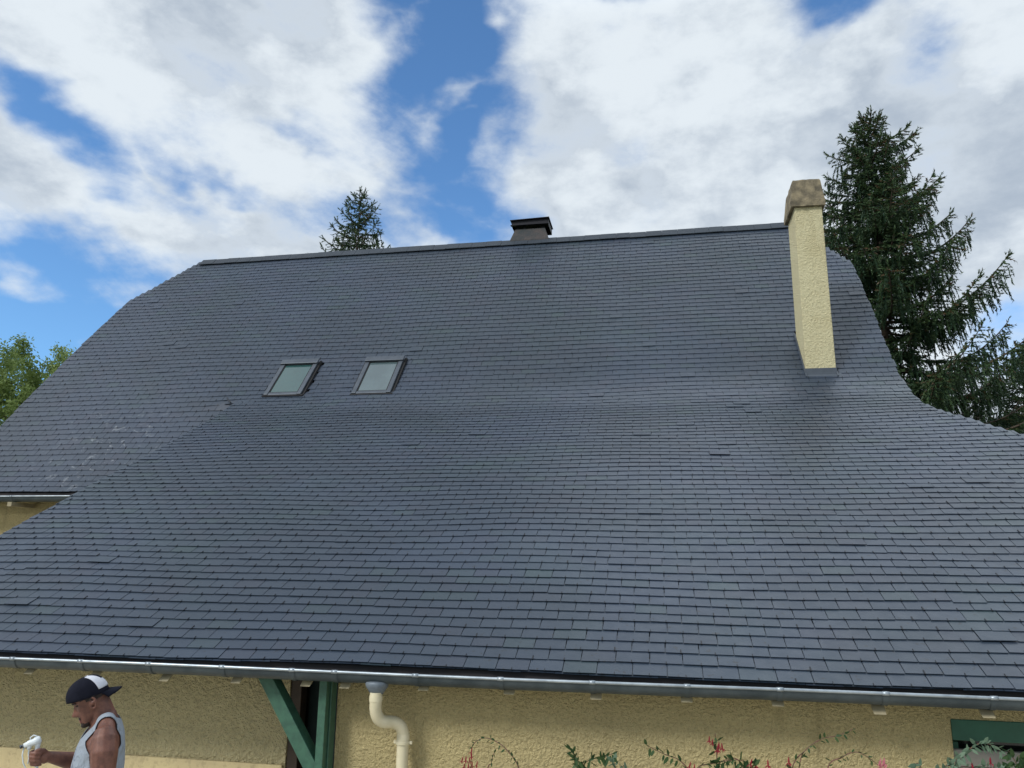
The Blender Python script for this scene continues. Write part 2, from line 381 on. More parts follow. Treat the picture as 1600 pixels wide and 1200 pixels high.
mb = MB(); cp_ = roof_pt(np.array([-6.86, -6.82, -6.77, -6.73, -6.70]), np.array([.20, .13, .07, .03, .0]), np.array([.022, .030, .036, .036, .030]), [True]*5)
mb.tube([tuple(q) for q in cp_], [.003, .007, .010, .012, .010], 6); mb.build('verge_flashing', M_HOOK, roof)
# ridge capping slates, slightly wider than the courses
mb = MB(); x = -9.68
c2, s2 = math.cos(a2), math.sin(a2)
while x < 2.50:
    w = random.uniform(.26, .32); x1 = min(x+w, 2.53); j = random.uniform(-.004, .004); zz = .012*math.sin(x*.8)
    yf, zf = YR-.20*c2, ZR-.20*s2
    top = (YR, ZR+.040+j+zz*.3)
    vs = []
    for X in (x+.002, x1-.002):
        vs += [(X, yf-.030, zf+.028+j), (X, top[0], top[1]), (X, YR+.155*c2+.03, zf+.028+j), (X, yf-.022, zf+.018+j), (X, top[0], top[1]-.012), (X, YR+.155*c2+.022, zf+.018+j)]
    mb.add(vs, [(0, 6, 7, 1), (1, 7, 8, 2), (0, 1, 4, 3), (1, 2, 5, 4), (6, 9, 10, 7), (7, 10, 11, 8), (3, 9, 6, 0), (2, 8, 11, 5)])
    x = x1
mb.build('ridge_cap', M_RIDGE, roof)

# timber deck and underlay under the slates (also the back slope and the clipped gables)
mb = MB()
def sheet(pa, xa0, xa1, th=.07, seg=24, low=True, off=-.030):
    for i in range(len(pa)-1):
      for j in range(seg):
        v0, v1 = pa[i], pa[i+1]
        A = [float(xa0(v))+(float(xa1(v))-float(xa0(v)))*t for v in (v0, v1) for t in (j/seg, (j+1)/seg)]
        top = roof_pt([A[0], A[1], A[3], A[2]], [v0, v0, v1, v1], off, [low]*4); bot = roof_pt([A[0], A[1], A[3], A[2]], [v0, v0, v1, v1], off-th, [low]*4)
        mb.add(top.tolist()+bot.tolist(), [(0, 1, 2, 3), (7, 6, 5, 4), (0, 4, 5, 1), (3, 2, 6, 7), (0, 3, 7, 4), (1, 5, 6, 2)])
LF = lambda v: interp(LFm, v)
RFf = lambda v: interp(RF, v)-.02
sheet(list(np.linspace(-L1+.03, 0, 28)), lambda v: XV+.02, RFf)
sheet([0, .1, .2, .3, .4, .5, .65, 1, 1.5, 2.0, 2.8, L2*.66, 3.45, 4.2, L2-.02], lambda v: LF(v)+.02, RFf)
sheet(list(np.linspace(-LM+.02, 0, 6)), lambda v: LF(v)+.02, lambda v: XV+.6, low=False)
mb.build('roof_deck', M_UNDER, roof)
mb = MB()
Yb, Zb = 2*YR-YM, ZM
def q4(a, b, c, d, mbb, th=.05):
    a, b, c, d = map(Vector, (a, b, c, d)); n = (b-a).cross(c-a).normalized()*th
    mbb.add([a, b, c, d, a-n, b-n, c-n, d-n], [(0, 1, 2, 3), (7, 6, 5, 4), (0, 4, 5, 1), (1, 5, 6, 2), (2, 6, 7, 3), (3, 7, 4, 0)])
yh, zh = 13.42, 7.52; yhb = 2*YR-yh
q4((2.515, YR, ZR), (-9.66, YR, ZR), (-10.6, yhb, zh), (3.34, yhb, zh), mb); q4((3.34, yhb, zh), (-10.6, yhb, zh), (-10.7, Yb, Zb), (3.32, Yb, Zb), mb)
mb.build('back_slope', M_SLATE, roof)
mb = MB()
for sx, xe, xh in ((-1, -9.66, -10.6), (1, 2.515, 3.345)):
    a, b, c = Vector((xe, YR, ZR)), Vector((xh, yh, zh)), Vector((xh, yhb, zh)); n = Vector((-sx*.05, 0, -.04))
    mb = MB(); mb.add([a, b, c, a+n, b+n, c+n], [(0, 1, 2), (5, 4, 3), (0, 3, 4, 1), (1, 4, 5, 2), (2, 5, 3, 0)])
    mb.build('gable_hip', M_SLATE, roof)
# raised edge slates along the right hip, near the chimney
# walls of the main house
def prism_x(mbb, prof, x0, x1):
    n = len(prof); mbb.add([(x0, y, z) for y, z in prof]+[(x1, y, z) for y, z in prof], [tuple(range(n)), tuple(range(2*n-1, n-1, -1))]+[(i, (i+1) % n, n+(i+1) % n, n+i) for i in range(n)])
mb = MB()
gable = [(YM+.32, 0), (2*YR-YM-.32, 0), (2*YR-YM-.32, ZM+.18), (yhb-.05, zh-.25), (yh+.05, zh-.25), (YM+.32, ZM+.18)]
prism_x(mb, gable, -10.5, -10.25); prism_x(mb, gable, 2.95, 3.15)
mb.box((-3.6, YM+.43, 1.74), (13.2, .22, 3.48)); mb.box((-3.6, 2*YR-YM-.43, 1.74), (13.2, .22, 3.48))
mb.build('house_wall', M_WALL, house)

# ------------------------------------------------------------------ porch walls
mb = MB()
WX0, WX1, WY = -2.272, 5.08, 5.50
W0, W1, WZ0, WZ1 = 1.69, 2.75, .55, 1.505      # window opening
zt = 1.90
mb.box(((WX0+W0)/2, WY+.12, zt/2), (W0-WX0, .24, zt)); mb.box(((W1+WX1)/2, WY+.12, zt/2), (WX1-W1, .24, zt))
mb.box(((W0+W1)/2, WY+.12, WZ0/2), (W1-W0, .24, WZ0)); mb.box(((W0+W1)/2, WY+.12, (1.63+zt)/2), (W1-W0, .24, zt-1.63))
mb.build('front_wall', M_WALL, house)
mb = MB(); pl = [(5.10, 5.74), (4.85, 7.0), (3.45, 9.55), (3.05, 10.30)]
zt_ = [ZE+math.tan(a1)*(y-YE)-.14 for x, y in pl]; nn = len(pl)
vs = [(x, y, 0) for x, y in pl]+[(x, y, z) for (x, y), z in zip(pl, zt_)]+[(x-.2, y, 0) for x, y in pl]+[(x-.2, y, z) for (x, y), z in zip(pl, zt_)]
fs = []
for i in range(nn-1): fs += [(i, i+1, nn+i+1, nn+i), (2*nn+i, 3*nn+i, 3*nn+i+1, 2*nn+i+1), (nn+i, nn+i+1, 3*nn+i+1, 3*nn+i)]
fs += [(0, nn, 3*nn, 2*nn), (nn-1, 3*nn-1, 4*nn-1, 2*nn-1)]
mb.add(vs, fs); mb.build('side_wall', M_WALL, house)
mb = MB(); BW = 5.85
mb.box(((-6.5-2.80)/2, BW+.12, 1.05), (3.70, .24, 2.10)); mb.build('porch_wall', M_WALL2, house)
mb = MB(); mb.box(((-6.5-2.81)/2, BW-.016, .523), (3.69, .032, 1.046)); mb.build('plinth', M_PLINTH, house, bevel=.008)
for c_, z_ in (((-6.45, 8.2, 1.1), (.15, 4.0, 2.2)), ((-2.13, 6.3, 1.0), (.24, 1.1, 2.0)), ((-2.3, 7.6, 1.15), (3.0, .1, 2.4))):
    mb = MB(); mb.box(c_, z_); mb.build('porch_inner_wall', M_BROWN, house)
for x_ in (-2.755, -2.02):
    mb = MB(); mb.box((x_, BW+.06, 1.05), (.085, .10, 2.1)); mb.build('door_frame', M_BROWN, house, bevel=.004)
mb = MB()
for i in range(7): mb.box((-2.70+i*.11, BW+.26, 1.1), (.105, .03, 2.2))
mb.build('door', varied('door_teal', (.008, .022, .024), (.012, .03, .032), 6, .6), house)

# gutter: half round zinc along the porch eave
GY, GZ, GR = YE-.026, 1.804, .072
def gutter(y, z, r, x0, x1, name, parent, joints, sag=0.0):
    mb = MB(); n = 14; NX = 60
    rings = []
    for ix in range(NX+1):
        X = x0+(x1-x0)*ix/NX; zz = z+.003*math.sin(X*1.3)
        o_ = [(X, y-r*math.cos(math.pi*k/n), zz-r*math.sin(math.pi*k/n)) for k in range(n+1)]
        i_ = [(X, y-(r-.004)*math.cos(math.pi*k/n), zz-(r-.004)*math.sin(math.pi*k/n)) for k in range(n, -1, -1)]
        rings.append(o_+i_)
    mb.loft(rings)
    gt = mb.build(name, M_ZINC, parent, smooth=True)
    gt.modifiers.new('es', 'EDGE_SPLIT').split_angle = R(50)
    b = MB(); b.tube([(x0+(x1-x0)*i/NX, y-r-.004, z+.002+.003*math.sin((x0+(x1-x0)*i/NX)*1.3)) for i in range(NX+1)], .0095, 10)
    b.build('gutter_bead', M_BEAD, gt, smooth=True)
    for X in joints:
        j = MB(); m2 = 12; rr = r+.004
        vs = []
        for xx in (X-.016, X+.016):
            vs += [(xx, y-rr*math.cos(math.pi*k/m2), z+.003*math.sin(X*1.3)-rr*math.sin(math.pi*k/m2)) for k in range(m2+1)]
        j.add(vs, [(k, k+1, m2+2+k, m2+1+k) for k in range(m2)])
        zc = z+.003*math.sin(X*1.3)+.002
        jb = j.build('gutter_bracket', M_ZINC, gt, smooth=True)
        j = MB(); j.tube([(X-.02, y-r-.004, zc), (X+.02, y-r-.004, zc)], .0125, 10); j.build('gutter_collar', M_BEAD, gt, smooth=True)
    return gt
JX = [-5.7, -5.2, -4.651, -4.094, -3.556, -2.993, -2.478, -2.173, -1.611, -1.044, -0.46, 0.121, 0.666, 1.258, 1.837, 2.4, 2.97]
gt = gutter(GY, GZ, GR, XV+.0, 5.7, 'gutter', house, JX)
gt2 = gutter(YM-.035, ZM+.012, .075, -10.75, XV+.5, 'gutter', house, [-9.9, -9.2, -8.2])
# zinc strip between the slates and the gutter
mb = MB(); mb.box((-.4, YE+.035, ZE-.055), (12.2, .012, .10)); mb.build('eaves_board', M_UNDER, house)
# rafter tails
tx = [-5.1, -4.57, -4.026, -3.474, -2.925, -2.408, -2.127, -1.578, -1.003, -.443, .118, .659, 1.235, 1.824, 2.4, 2.95]
for i, X in enumerate(tx):
    mb = MB(); w = .036; zb = 1.694 if X < -2.2 else 1.700
    zb -= .008 if i % 3 == 0 else 0
    if X > 1.0: zb -= .012
    y0, y1 = GY-.01, (BW-.02 if X < -2.3 else WY-.01); s = math.tan(a1)
    vs = []
    for xx in (X-w, X+w): vs += [(xx, y0, zb), (xx, y1, zb+(y1-y0)*s), (xx, y1, zb+(y1-y0)*s+.09), (xx, y0+.05, zb+.045)]
    mb.add(vs, [(0, 1, 2, 3), (7, 6, 5, 4), (0, 4, 5, 1), (1, 5, 6, 2), (2, 6, 7, 3), (3, 7, 4, 0)])
    mb.build('rafter_tail', M_TAIL, house, bevel=.003)
mb = MB(); mb.box((-9.15, YM+.05, ZM-.10), (.07, .45, .06)); mb.build('rafter_tail', M_TAIL, house)
# green post and brace
mb = MB(); mb.box((-2.319, 5.42, .88), (.056, .15, 1.76)); mb.box((-2.283, 5.45, .88), (.012, .09, 1.76))
mb.build('porch_post', M_GREEN, house, bevel=.004)
mb = MB(); a = Vector((-2.80, 5.41, 1.785)); b = Vector((-2.362, 5.41, 1.135)); d = (b-a).normalized(); p = Vector((0, 1, 0)); q = d.cross(p)
a = a-d*.02; b = b+d*.12; w = .047; t = .055
vs = [c+q*sx*w+p*sy*t for c in (a, b) for sx in (-1, 1) for sy in (-1, 1)]
mb.add(vs, [(0, 1, 3, 2), (4, 6, 7, 5), (0, 4, 5, 1), (2, 3, 7, 6), (0, 2, 6, 4), (1, 5, 7, 3)]); mb.build('knee_brace', M_GREEN, house, bevel=.004)
mb = MB(); mb.box((-4.4, 5.52, 1.82), (4.2, .10, .13)); mb.build('eaves_beam', M_GREEN, house, bevel=.004)
# gutter outlet and downpipe
mb = MB(); rings = []
for z, r, oy in ((1.752, .055, 0), (1.746, .076, 0), (1.732, .080, 0), (1.712, .073, 0), (1.69, .056, .0), (1.668, .043, .0)):
    rings.append([(-1.895+r*math.cos(t), GY-.008+r*.85*math.sin(t), z) for t in np.linspace(0, 2*math.pi, 20, endpoint=False)])
mb.loft(rings); mb.build('gutter_outlet', M_LEAD, gt, smooth=True)
def arc(a, b, c, n=8): return [(1-t)**2*Vector(a)+2*t*(1-t)*Vector(b)+t*t*Vector(c) for t in np.linspace(0, 1, n)]
py = GY-.02; mb = MB()
path = [Vector((-1.895, py, 1.68)), Vector((-1.895, py, 1.58))]+arc((-1.895, py+.005, 1.575), (-1.892, py+.02, 1.50), (-1.845, py+.06, 1.488), 9)+arc((-1.820, py+.10, 1.482), (-1.752, py+.15, 1.47), (-1.750, py+.165, 1.39), 9)+[Vector((-1.750, py+.165, 1.355)), Vector((-1.750, py+.165, .05))]
mb.tube(path, .040, 22)
dp = mb.build('downpipe', M_PVC, house, smooth=True); dp.modifiers.new('es', 'EDGE_SPLIT').split_angle = R(60)
for pp in ([(-1.895, py, 1.66), (-1.895, py, 1.625)], [(-1.75, py+.165, 1.40), (-1.75, py+.165, 1.352)]):
    mb = MB(); mb.tube(pp, .0435, 22); mb.build('pipe_socket', M_PVC, dp, smooth=True).modifiers.new('es', 'EDGE_SPLIT').split_angle = R(50)
for zc in (1.345, .6):
    mb = MB(); mb.tube([(-1.75, py+.165, zc-.011), (-1.75, py+.165, zc+.011)], .0475, 22); mb.box((-1.75, py+.17, zc), (.128, .022, .020)); mb.box((-1.75, py+.21, zc), (.02, .08, .016))
    mb.build('pipe_clamp', M_PVC, dp, bevel=.003)

# window with green lintel
win = MB(); win.box(((W0+W1)/2-.0, WY+.03, 1.573), (W1-W0-.004, .07, .120)); win = win.build('window', M_DGREEN, house, bevel=.005)
mb = MB(); mb.box((W0+.03, WY+.10, 1.0), (.05, .05, .98)); mb.box((W1-.03, WY+.10, 1.0), (.05, .05, .98)); mb.box(((W0+W1)/2, WY+.10, 1.0), (.06, .05, .98)); mb.box(((W0+W1)/2, WY+.10, .57), (1.0, .05, .04)); mb.build('window_frame', M_DGREEN, win, bevel=.003)
mb = MB(); mb.box(((W0+W1)/2, WY+.14, 1.03), (1.05, .01, .98)); mb.build('window_pane', material('dark_glass', (.012, .014, .014), .08, 0, .6)[0], win)
mb = MB(); mb.box(((W0+W1)/2, WY+.05, .995), (1.05, .035, .92)); mb.build('shutter', varied('faded_shutter', (.22, .21, .18), (.17, .16, .14), 8, .8, 0, .3, 40, .003), win, bevel=.004)
mb = MB(); mb.box(((W0+W1)/2, WY-.015, .53), (1.16, .12, .05)); mb.build('window_sill', M_CONC, win, bevel=.005)

# ------------------------------------------------------------------ roof windows
def glass_mat(name, tint, rough):
    m, n, b = material(name, tint, rough, 0, .9); co = objco(n)
    n.put(b.inputs['Base Color'], n.mix(n.ramp(n.noise(co, 2.2, 4, .6), .35, .65), (*tint, 1), (*[q*1.25 for q in tint], 1)))
    b.inputs['Coat Weight'].default_value = .6; b.inputs['Coat Roughness'].default_value = .05
    return m
G1 = glass_mat('green_blind_glass', (.022, .062, .060), .16); G2 = glass_mat('pale_blind_glass', (.065, .095, .10), .16)
c2_, s2_ = math.cos(a2), math.sin(a2)
def sky_pt(x, v, h): return Vector((x, YK+c2_*v-s2_*h, ZK+s2_*v+c2_*h))
def sbox(mb, x0, x1, v0, v1, h0, h1):
    vs = [sky_pt(x, v, h) for x in (x0, x1) for v in (v0, v1) for h in (h0, h1)]
    mb.add(vs, [(0, 1, 3, 2), (4, 6, 7, 5), (0, 4, 5, 1), (2, 3, 7, 6), (0, 2, 6, 4), (1, 5, 7, 3)])
for (x0, x1, v0, v1, side), gm in zip(SKY, (G1, G2)):
    f = MB(); b = .070; hs = .070
    v1 -= .085
    sbox(f, x0, x0+b, v0, v1, -.03, hs); sbox(f, x1-b, x1, v0, v1, -.03, hs); sbox(f, x0+b, x1-b, v0, v0+.06, -.03, hs-.01); sbox(f, x0+b, x1-b, v1-.08, v1-.0, -.03, hs-.006)
    w = f.build('skylight', M_FRAME, house, bevel=.006)
    w['label'] = 'roof window with dull green glass' if side == 'left' else 'roof window with paler grey glass'
    h = MB(); sbox(h, x0-.008, x1+.012, v1-.085, v1+.03, hs+.001, hs+.028); h.build('hood', M_FRAME, w, bevel=.006)
    h = MB(); sbox(h, x0+b, x0+b+.018, v0+.06, v1-.08, .02, hs-.012); sbox(h, x1-b-.018, x1-b, v0+.06, v1-.08, .02, hs-.012); sbox(h, x0+b, x1-b, v1-.115, v1-.08, .02, hs-.02); sbox(h, x0+b+.018, x1-b-.018, v0+.06, v0+.072, .02, hs-.014); h.build('sash', M_DARK, w)
    h = MB(); sbox(h, x0+b+.01, x1-b-.01, v0+.05, v1-.09, .03, .052); h.build('pane', gm, w)
    h = MB(); sbox(h, x0-.02, x1+.035, v0-.035, v0-.001, -.02, .055); sbox(h, x1+.001, x1+.04, v0-.03, v1+.04, -.02, .04); sbox(h, x0-.035, x0-.001, v0-.03, v1+.04, -.02, .030); h.build('flashing', M_DARK, w)

# ------------------------------------------------------------------ yellow chimney
CY = 11.42; cdp = .60
mb = MB(); n = 4
def rect(x0, x1, y0, y1, z): return [(x0, y0, z), (x1, y0, z), (x1, y1, z), (x0, y1, z)]
mb.loft([rect(CHX0, CHX1+.008, CY, CY+cdp, 4.6), rect(CHX0, CHX1+.008, CY, CY+cdp, 5.262), rect(CHX0, CHX1-.008, CY, CY+cdp, 7.80)])
ch = mb.build('chimney', M_CHIM, house, bevel=.012); ch['label'] = 'tall yellow rendered chimney with a weathered concrete cap'
# subdivided, uneven cap
bm = bmesh.new()
levels = [(7.735, .044), (7.742, .050), (7.835, .050), (7.85, .044), (8.155, .008), (8.185, -.004)]
ringsv = []
for z, o in levels:
    x0, x1, y0, y1 = CHX0-o, CHX1-.01+o, CY-o, CY+cdp+o; pts = []
    for (ax, ay), (bx, by) in (((x0, y0), (x1, y0)), ((x1, y0), (x1, y1)), ((x1, y1), (x0, y1)), ((x0, y1), (x0, y0))):
        for t in np.linspace(0, 1, 9)[:-1]: pts.append((ax+(bx-ax)*t+random.gauss(0, .003), ay+(by-ay)*t+random.gauss(0, .003), z+random.gauss(0, .004)))
    ringsv.append(pts)
mb = MB(); mb.loft(ringsv); mb.build('chimney_cap', M_CONC, ch)
mb = MB(); mb.box(((CHX0+CHX1)/2, CY-.010, 5.13), (CHX1-CHX0+.02, .02, .25))
sbox(mb, CHX0-.02, CHX1+.07, vmain(5.075), vmain(5.16), -.02, .026)
for sx in (CHX0-.012, CHX1+.014):
    vs = [sky_pt(sx-.008, v, h) for v in (vmain(5.10), vmain(5.95)) for h in (0, .045)]+[sky_pt(sx+.008, v, h) for v in (vmain(5.10), vmain(5.95)) for h in (0, .045)]
    mb.add(vs, [(0, 1, 3, 2), (4, 6, 7, 5), (0, 4, 5, 1), (2, 3, 7, 6), (0, 2, 6, 4), (1, 5, 7, 3)])
mb.build('chimney_flashing', M_FLASH, ch)

# dark stack with metal cowl on the ridge
SX, SY = -2.455, YR+.30
mb = MB(); mb.loft([rect(SX-.42, SX+.40, SY-.36, SY+.36, 8.2), rect(SX-.40, SX+.395, SY-.34, SY+.34, 8.83), rect(SX-.305, SX+.305, SY-.26, SY+.26, 9.10)])
st = mb.build('vent_stack', M_STACK, house, bevel=.01); st['label'] = 'dark stack with a flat black metal cowl on the ridge'
mb = MB()
tl = Matrix.Rotation(R(-1.5), 3, 'Y')
mb.box((SX+.0, SY-.02, 9.285), (.80, .62, .012), tl); mb.box((SX, SY-.28, 9.225), (.74, .012, .125)); mb.box((SX, SY+.28, 9.225), (.74, .012, .125)); 
mb.box((SX+.37, SY, 9.225), (.012, .56, .125)); mb.box((SX-.37, SY, 9.225), (.012, .56, .125)); mb.box((SX, SY-.30, 9.165), (.78, .06, .012))
mb.build('cowl', M_METAL, st)
for dx_, dy_ in ((-.26, -.2), (.26, -.2), (-.26, .2), (.26, .2), (-.12, -.2), (.1, .2)):
    mb = MB(); mb.box((SX+dx_, SY+dy_, 9.13), (.05, .03, .09)); mb.build('cowl_leg', M_METAL, st)

# ------------------------------------------------------------------ trees
def leafmat(name, c1, c2, tr=.25, rough=.55):
    m, n, b = material(name, c1, rough, 0, .3); at = n.n('ShaderNodeAttribute', attribute_name='rnd').outputs['Fac']
    c = n.mix(at, (*c1, 1), (*c2, 1)); c = n.mix(n.ramp(at, .985, .99), c, (.10, .06, .03, 1)) if 'spruce' in name else c; n.put(b.inputs['Base Color'], c)
    t = n.n('ShaderNodeBsdfTranslucent'); n.put(t.inputs['Color'], c); mx = n.n('ShaderNodeMixShader'); mx.inputs[0].default_value = tr
    out = m.node_tree.nodes['Material Output']; m.node_tree.links.new(b.outputs[0], mx.inputs[1]); m.node_tree.links.new(t.outputs[0], mx.inputs[2]); m.node_tree.links.new(mx.outputs[0], out.inputs[0])
    return m
M_SPRUCE = leafmat('spruce_needles', (.017, .044, .024), (.068, .112, .040), .18)
M_LEAF = leafmat('broad_leaves', (.12, .19, .05), (.27, .35, .12), .45)

def spruce(name, base, H, rad, label, group, seed, nb=170, dens=1.0, top_dens=1.0, hmin=.08, bias=None):
    rg = np.random.default_rng(seed); base = np.array(base, float)
    root = empty(name, tuple(base), label, 'tree', group)
    tb = MB(); tb.tube([tuple(base+np.array([0.05*math.sin(i), .05*math.cos(i*1.3), H*t])) for i, t in enumerate(np.linspace(0, .985, 10))], [max(.012, .20*(H/15)*(1-t)) for t in np.linspace(0, .985, 10)], 9)
    Vn = []; Fn = []; An = []; cnt = 0
    for ib in range(nb):
        t = hmin+(1-hmin)*(ib+rg.uniform(0, 1))/nb; t = 1-(1-t)**1.12; t = min(t, .992)
        h = H*t; az_ = ib*2.39996+rg.uniform(-.5, .5)
        Lb = rad*((1-t)**.74)*rg.choice([.5, .72, .9, 1.0, 1.22], p=[.15, .25, .25, .2, .15])*rg.uniform(.9, 1.1)+.15
        if bias: Lb *= 1+bias[1]*max(0, math.cos(az_-bias[0]))
        d = np.array([math.cos(az_), math.sin(az_), 0]); s = np.array([-d[1], d[0], 0])
        rise0 = .75*(t-.45); ns = max(5, int(Lb/.22)); ts = np.linspace(0, 1, ns+1)
        up_tip = rg.uniform(.18, .34)*Lb*(.6+.4*(1-t)); droop = rg.uniform(.25, .5)*Lb*(1.05-t)
        side = rg.normal(0, .10)*Lb
        pts = base+np.array([0, 0, h])+np.outer(ts*Lb, d)+np.outer(side*ts**2, s)+np.outer(rise0*Lb*ts*.8-droop*np.sin(ts*math.pi*.75)+up_tip*ts**2.6*1.3, [0, 0, 1])
        tb.tube([tuple(q) for q in pts], [max(.006, .011+.012*Lb*(1-k)) for k in ts], 4, cap=False)
        # twigs: each a short drooping axis clothed in narrow needles
        step = .062/dens; npos = int(Lb/step)
        for q in range(npos):
            u = (q+rg.uniform(0, 1))/npos
            if u < .12 and t < .8: continue
            p = np.array([np.interp(u, ts, pts[:, k]) for k in range(3)]); env = (1-u)**.55+.12
            for sg in (-1, 1):
                if rg.random() < .12: continue
                lt = min(.80, .34*Lb+.08)*env*rg.uniform(.45, 1.15)+.09
                hang = rg.uniform(.15, .95)*(1.1-t)*1.1
                ud = d*rg.uniform(.35, .9)+s*sg*rg.uniform(.5, 1.0); ud /= np.linalg.norm(ud)
                n1 = max(3, int(lt/.055)); tt = np.linspace(0, 1, n1)
                ax = p+np.outer(tt*lt, ud)+np.outer(-hang*lt*tt**1.5+(.10*lt*tt**3 if hang < .4 else 0*tt), [0, 0, 1])
                sh = float(np.clip(.35+.5*u+rg.normal(0, .22), 0, 1))
                Vn.append((ax, sh)); 
                # pendulous side shoots on the older branches
                if lt > .25 and rg.random() < .7*(1.1-t):
                    for _ in range(3):
                        m_ = rg.uniform(.2, .95); p2 = np.array([np.interp(m_, tt, ax[:, k]) for k in range(3)]); l2 = rg.uniform(.2, .62)
                        n2 = max(3, int(l2/.06)); t2 = np.linspace(0, 1, n2); a2_ = p2+np.outer(t2*l2*.25, ud+rg.normal(0, .3, 3))+np.outer(-l2*t2, [0, 0, 1])
                        Vn.append((a2_, float(np.clip(.25+rg.normal(0, .2), 0, 1))))
        tip = pts[-1]; dr = pts[-1]-pts[-2]; dr /= np.linalg.norm(dr)
        Vn.append((tip+np.outer(np.linspace(0, .16, 4), dr*.8+np.array([0, 0, .4])), .8))
        for _ in range(3):
            q = rg.normal(0, .45, 3); Vn.append((tip-dr*rg.uniform(0, .15)+np.outer(np.linspace(0, .15, 4), dr*.7+q+np.array([0, 0, .25])), .75))
    for k in range(10):
        a_ = k*2.4; z0 = H*(1-.012*(k+1)); Vn.append((base+np.array([0, 0, z0])+np.outer(np.linspace(0, .22, 4), [math.cos(a_)*.7, math.sin(a_)*.7, .8]), .6))
    Vn.append((base+np.array([0, 0, H*.97])+np.outer(np.linspace(0, H*.04, 6), [0, 0, 1]), .6))
    P = []; D = []; A = []
    for ax, sh in Vn:
        dd = np.diff(ax, axis=0); P.append(ax[:-1]); D.append(dd); A.append(np.full(len(dd), sh))
    P = np.concatenate(P); D = np.concatenate(D); A = np.concatenate(A); Ln = np.linalg.norm(D, axis=1, keepdims=True)+1e-6; T_ = D/Ln
    vs = []; at = []
    for rep in range(3):
        r_ = rg.normal(0, 1, P.shape); r_ -= T_*(r_*T_).sum(1, keepdims=True); r_ /= np.linalg.norm(r_, axis=1, keepdims=True)
        wl = rg.uniform(.036, .066, (len(P), 1)); st_ = P+D*rg.uniform(0, 1, (len(P), 1)); e = st_+r_*wl+T_*wl*1.3
        w_ = np.cross(T_, r_)*rg.uniform(.013, .024, (len(P), 1))
        vs.append(np.stack([st_-w_-T_*.01, st_+w_+T_*.01, e], 1)); at.append(np.clip(A+rg.normal(0, .12, len(A)), 0, 1))
    r_ = rg.normal(0, 1, P.shape); r_ -= T_*(r_*T_).sum(1, keepdims=True); r_ /= np.linalg.norm(r_, axis=1, keepdims=True)
    vs.append(np.stack([P-r_*.012, P+r_*.012, P+D*1.25], 1)); at.append(np.clip(A, 0, 1))
    VV = np.concatenate(vs).reshape(-1, 3); AA = np.concatenate(at)
    np_mesh('crown', VV, np.arange(len(VV)).reshape(-1, 3), M_SPRUCE, root, attr=AA, origin=tuple(base))
    tb.build('trunk', M_BARK, root, smooth=True, origin=tuple(base))
    return root
spruce('spruce_tree', (6.45, 23.0, 0), 15.7, 5.0, 'tall dark spruce with drooping branches rising behind the yellow chimney', 'spruces behind the house', 3, nb=225, dens=1.0, bias=(0.0, .12))
spruce('spruce_tree', (-11.0, 26.0, 0), 16.1, 4.3, 'spruce whose tip alone shows over the middle of the ridge', 'spruces behind the house', 11, nb=95, hmin=.5, dens=.62)
spruce('spruce_tree', (12.6, 29.0, 0), 9.9, 4.6, 'low spruce at the right edge beyond the tall one, its branches hanging like curtains', 'spruces behind the house', 21, nb=90, hmin=.35, dens=.9)

def broadleaf(name, base, blobs, label, seed, nleaf, size, mat=None, group=None, cat='tree'):
    rg = np.random.default_rng(seed); base = np.array(base, float); root = empty(name, tuple(base), label, cat, group)
    tb = MB(); Htop = max(b[2] for b in blobs)
    cx = np.mean([b[0] for b in blobs]); cy = np.mean([b[1] for b in blobs])
    tb.tube([tuple(base), tuple(base+np.array([.05, .03, Htop*.3])), (cx, cy, Htop*.62)], [.20, .15, .08], 8)
    cs = []; 
    for bx, by, bz, br in blobs:
        tb.tube([(cx, cy, Htop*.5), tuple(np.array([bx, by, bz])*.6+np.array([cx, cy, Htop*.5])*.4+rg.normal(0, .1, 3)), (bx, by, bz)], [.07, .05, .02], 5)
        m = int(26*br**2)
        for _ in range(m):
            u = rg.normal(0, 1, 3); u /= np.linalg.norm(u); rr = br*rg.uniform(.45, 1.0)**.6; c = np.array([bx, by, bz])+u*rr*np.array([1, 1, .85]); cs.append(c)
            if rg.random() < .35: tb.tube([(bx, by, bz), tuple(c)], [.018, .006], 3, cap=False)
        for _ in range(int(7*br)):     # shoots that stick out above the outline
            u = rg.normal(0, 1, 3); u[2] = abs(u[2])+.4; u /= np.linalg.norm(u); 
            for k in np.linspace(.9, 1.28, 5): cs.append(np.array([bx, by, bz])+u*br*k)
    cs = np.array(cs); n_c = len(cs); w = rg.uniform(.4, 1.6, n_c); w /= w.sum(); idx = rg.choice(n_c, nleaf, p=w)
    tone = rg.uniform(0, 1, n_c)
    c = cs[idx]+rg.normal(0, .11, (nleaf, 3))
    nrm = rg.normal(0, 1, (nleaf, 3)); nrm[:, 2] += .6; nrm /= np.linalg.norm(nrm, axis=1, keepdims=True)
    t = rg.normal(0, 1, (nleaf, 3)); t -= nrm*(t*nrm).sum(1, keepdims=True); t /= np.linalg.norm(t, axis=1, keepdims=True); b = np.cross(nrm, t)
    L = size*rg.uniform(.6, 1.2, (nleaf, 1)); Wd = L*.42
    VV = np.stack([c-t*L*.5, c+b*Wd*.5-nrm*L*.06, c+t*L*.5, c-b*Wd*.5-nrm*L*.06], 1).reshape(-1, 3)
    np_mesh('crown', VV, np.arange(len(VV)).reshape(-1, 4), mat or M_LEAF, root, attr=np.clip(tone[idx]*.7+rg.uniform(0, .4, nleaf), 0, 1), origin=tuple(base))
    tb.build('trunk', M_BARK, root, smooth=True, origin=tuple(base)); return root
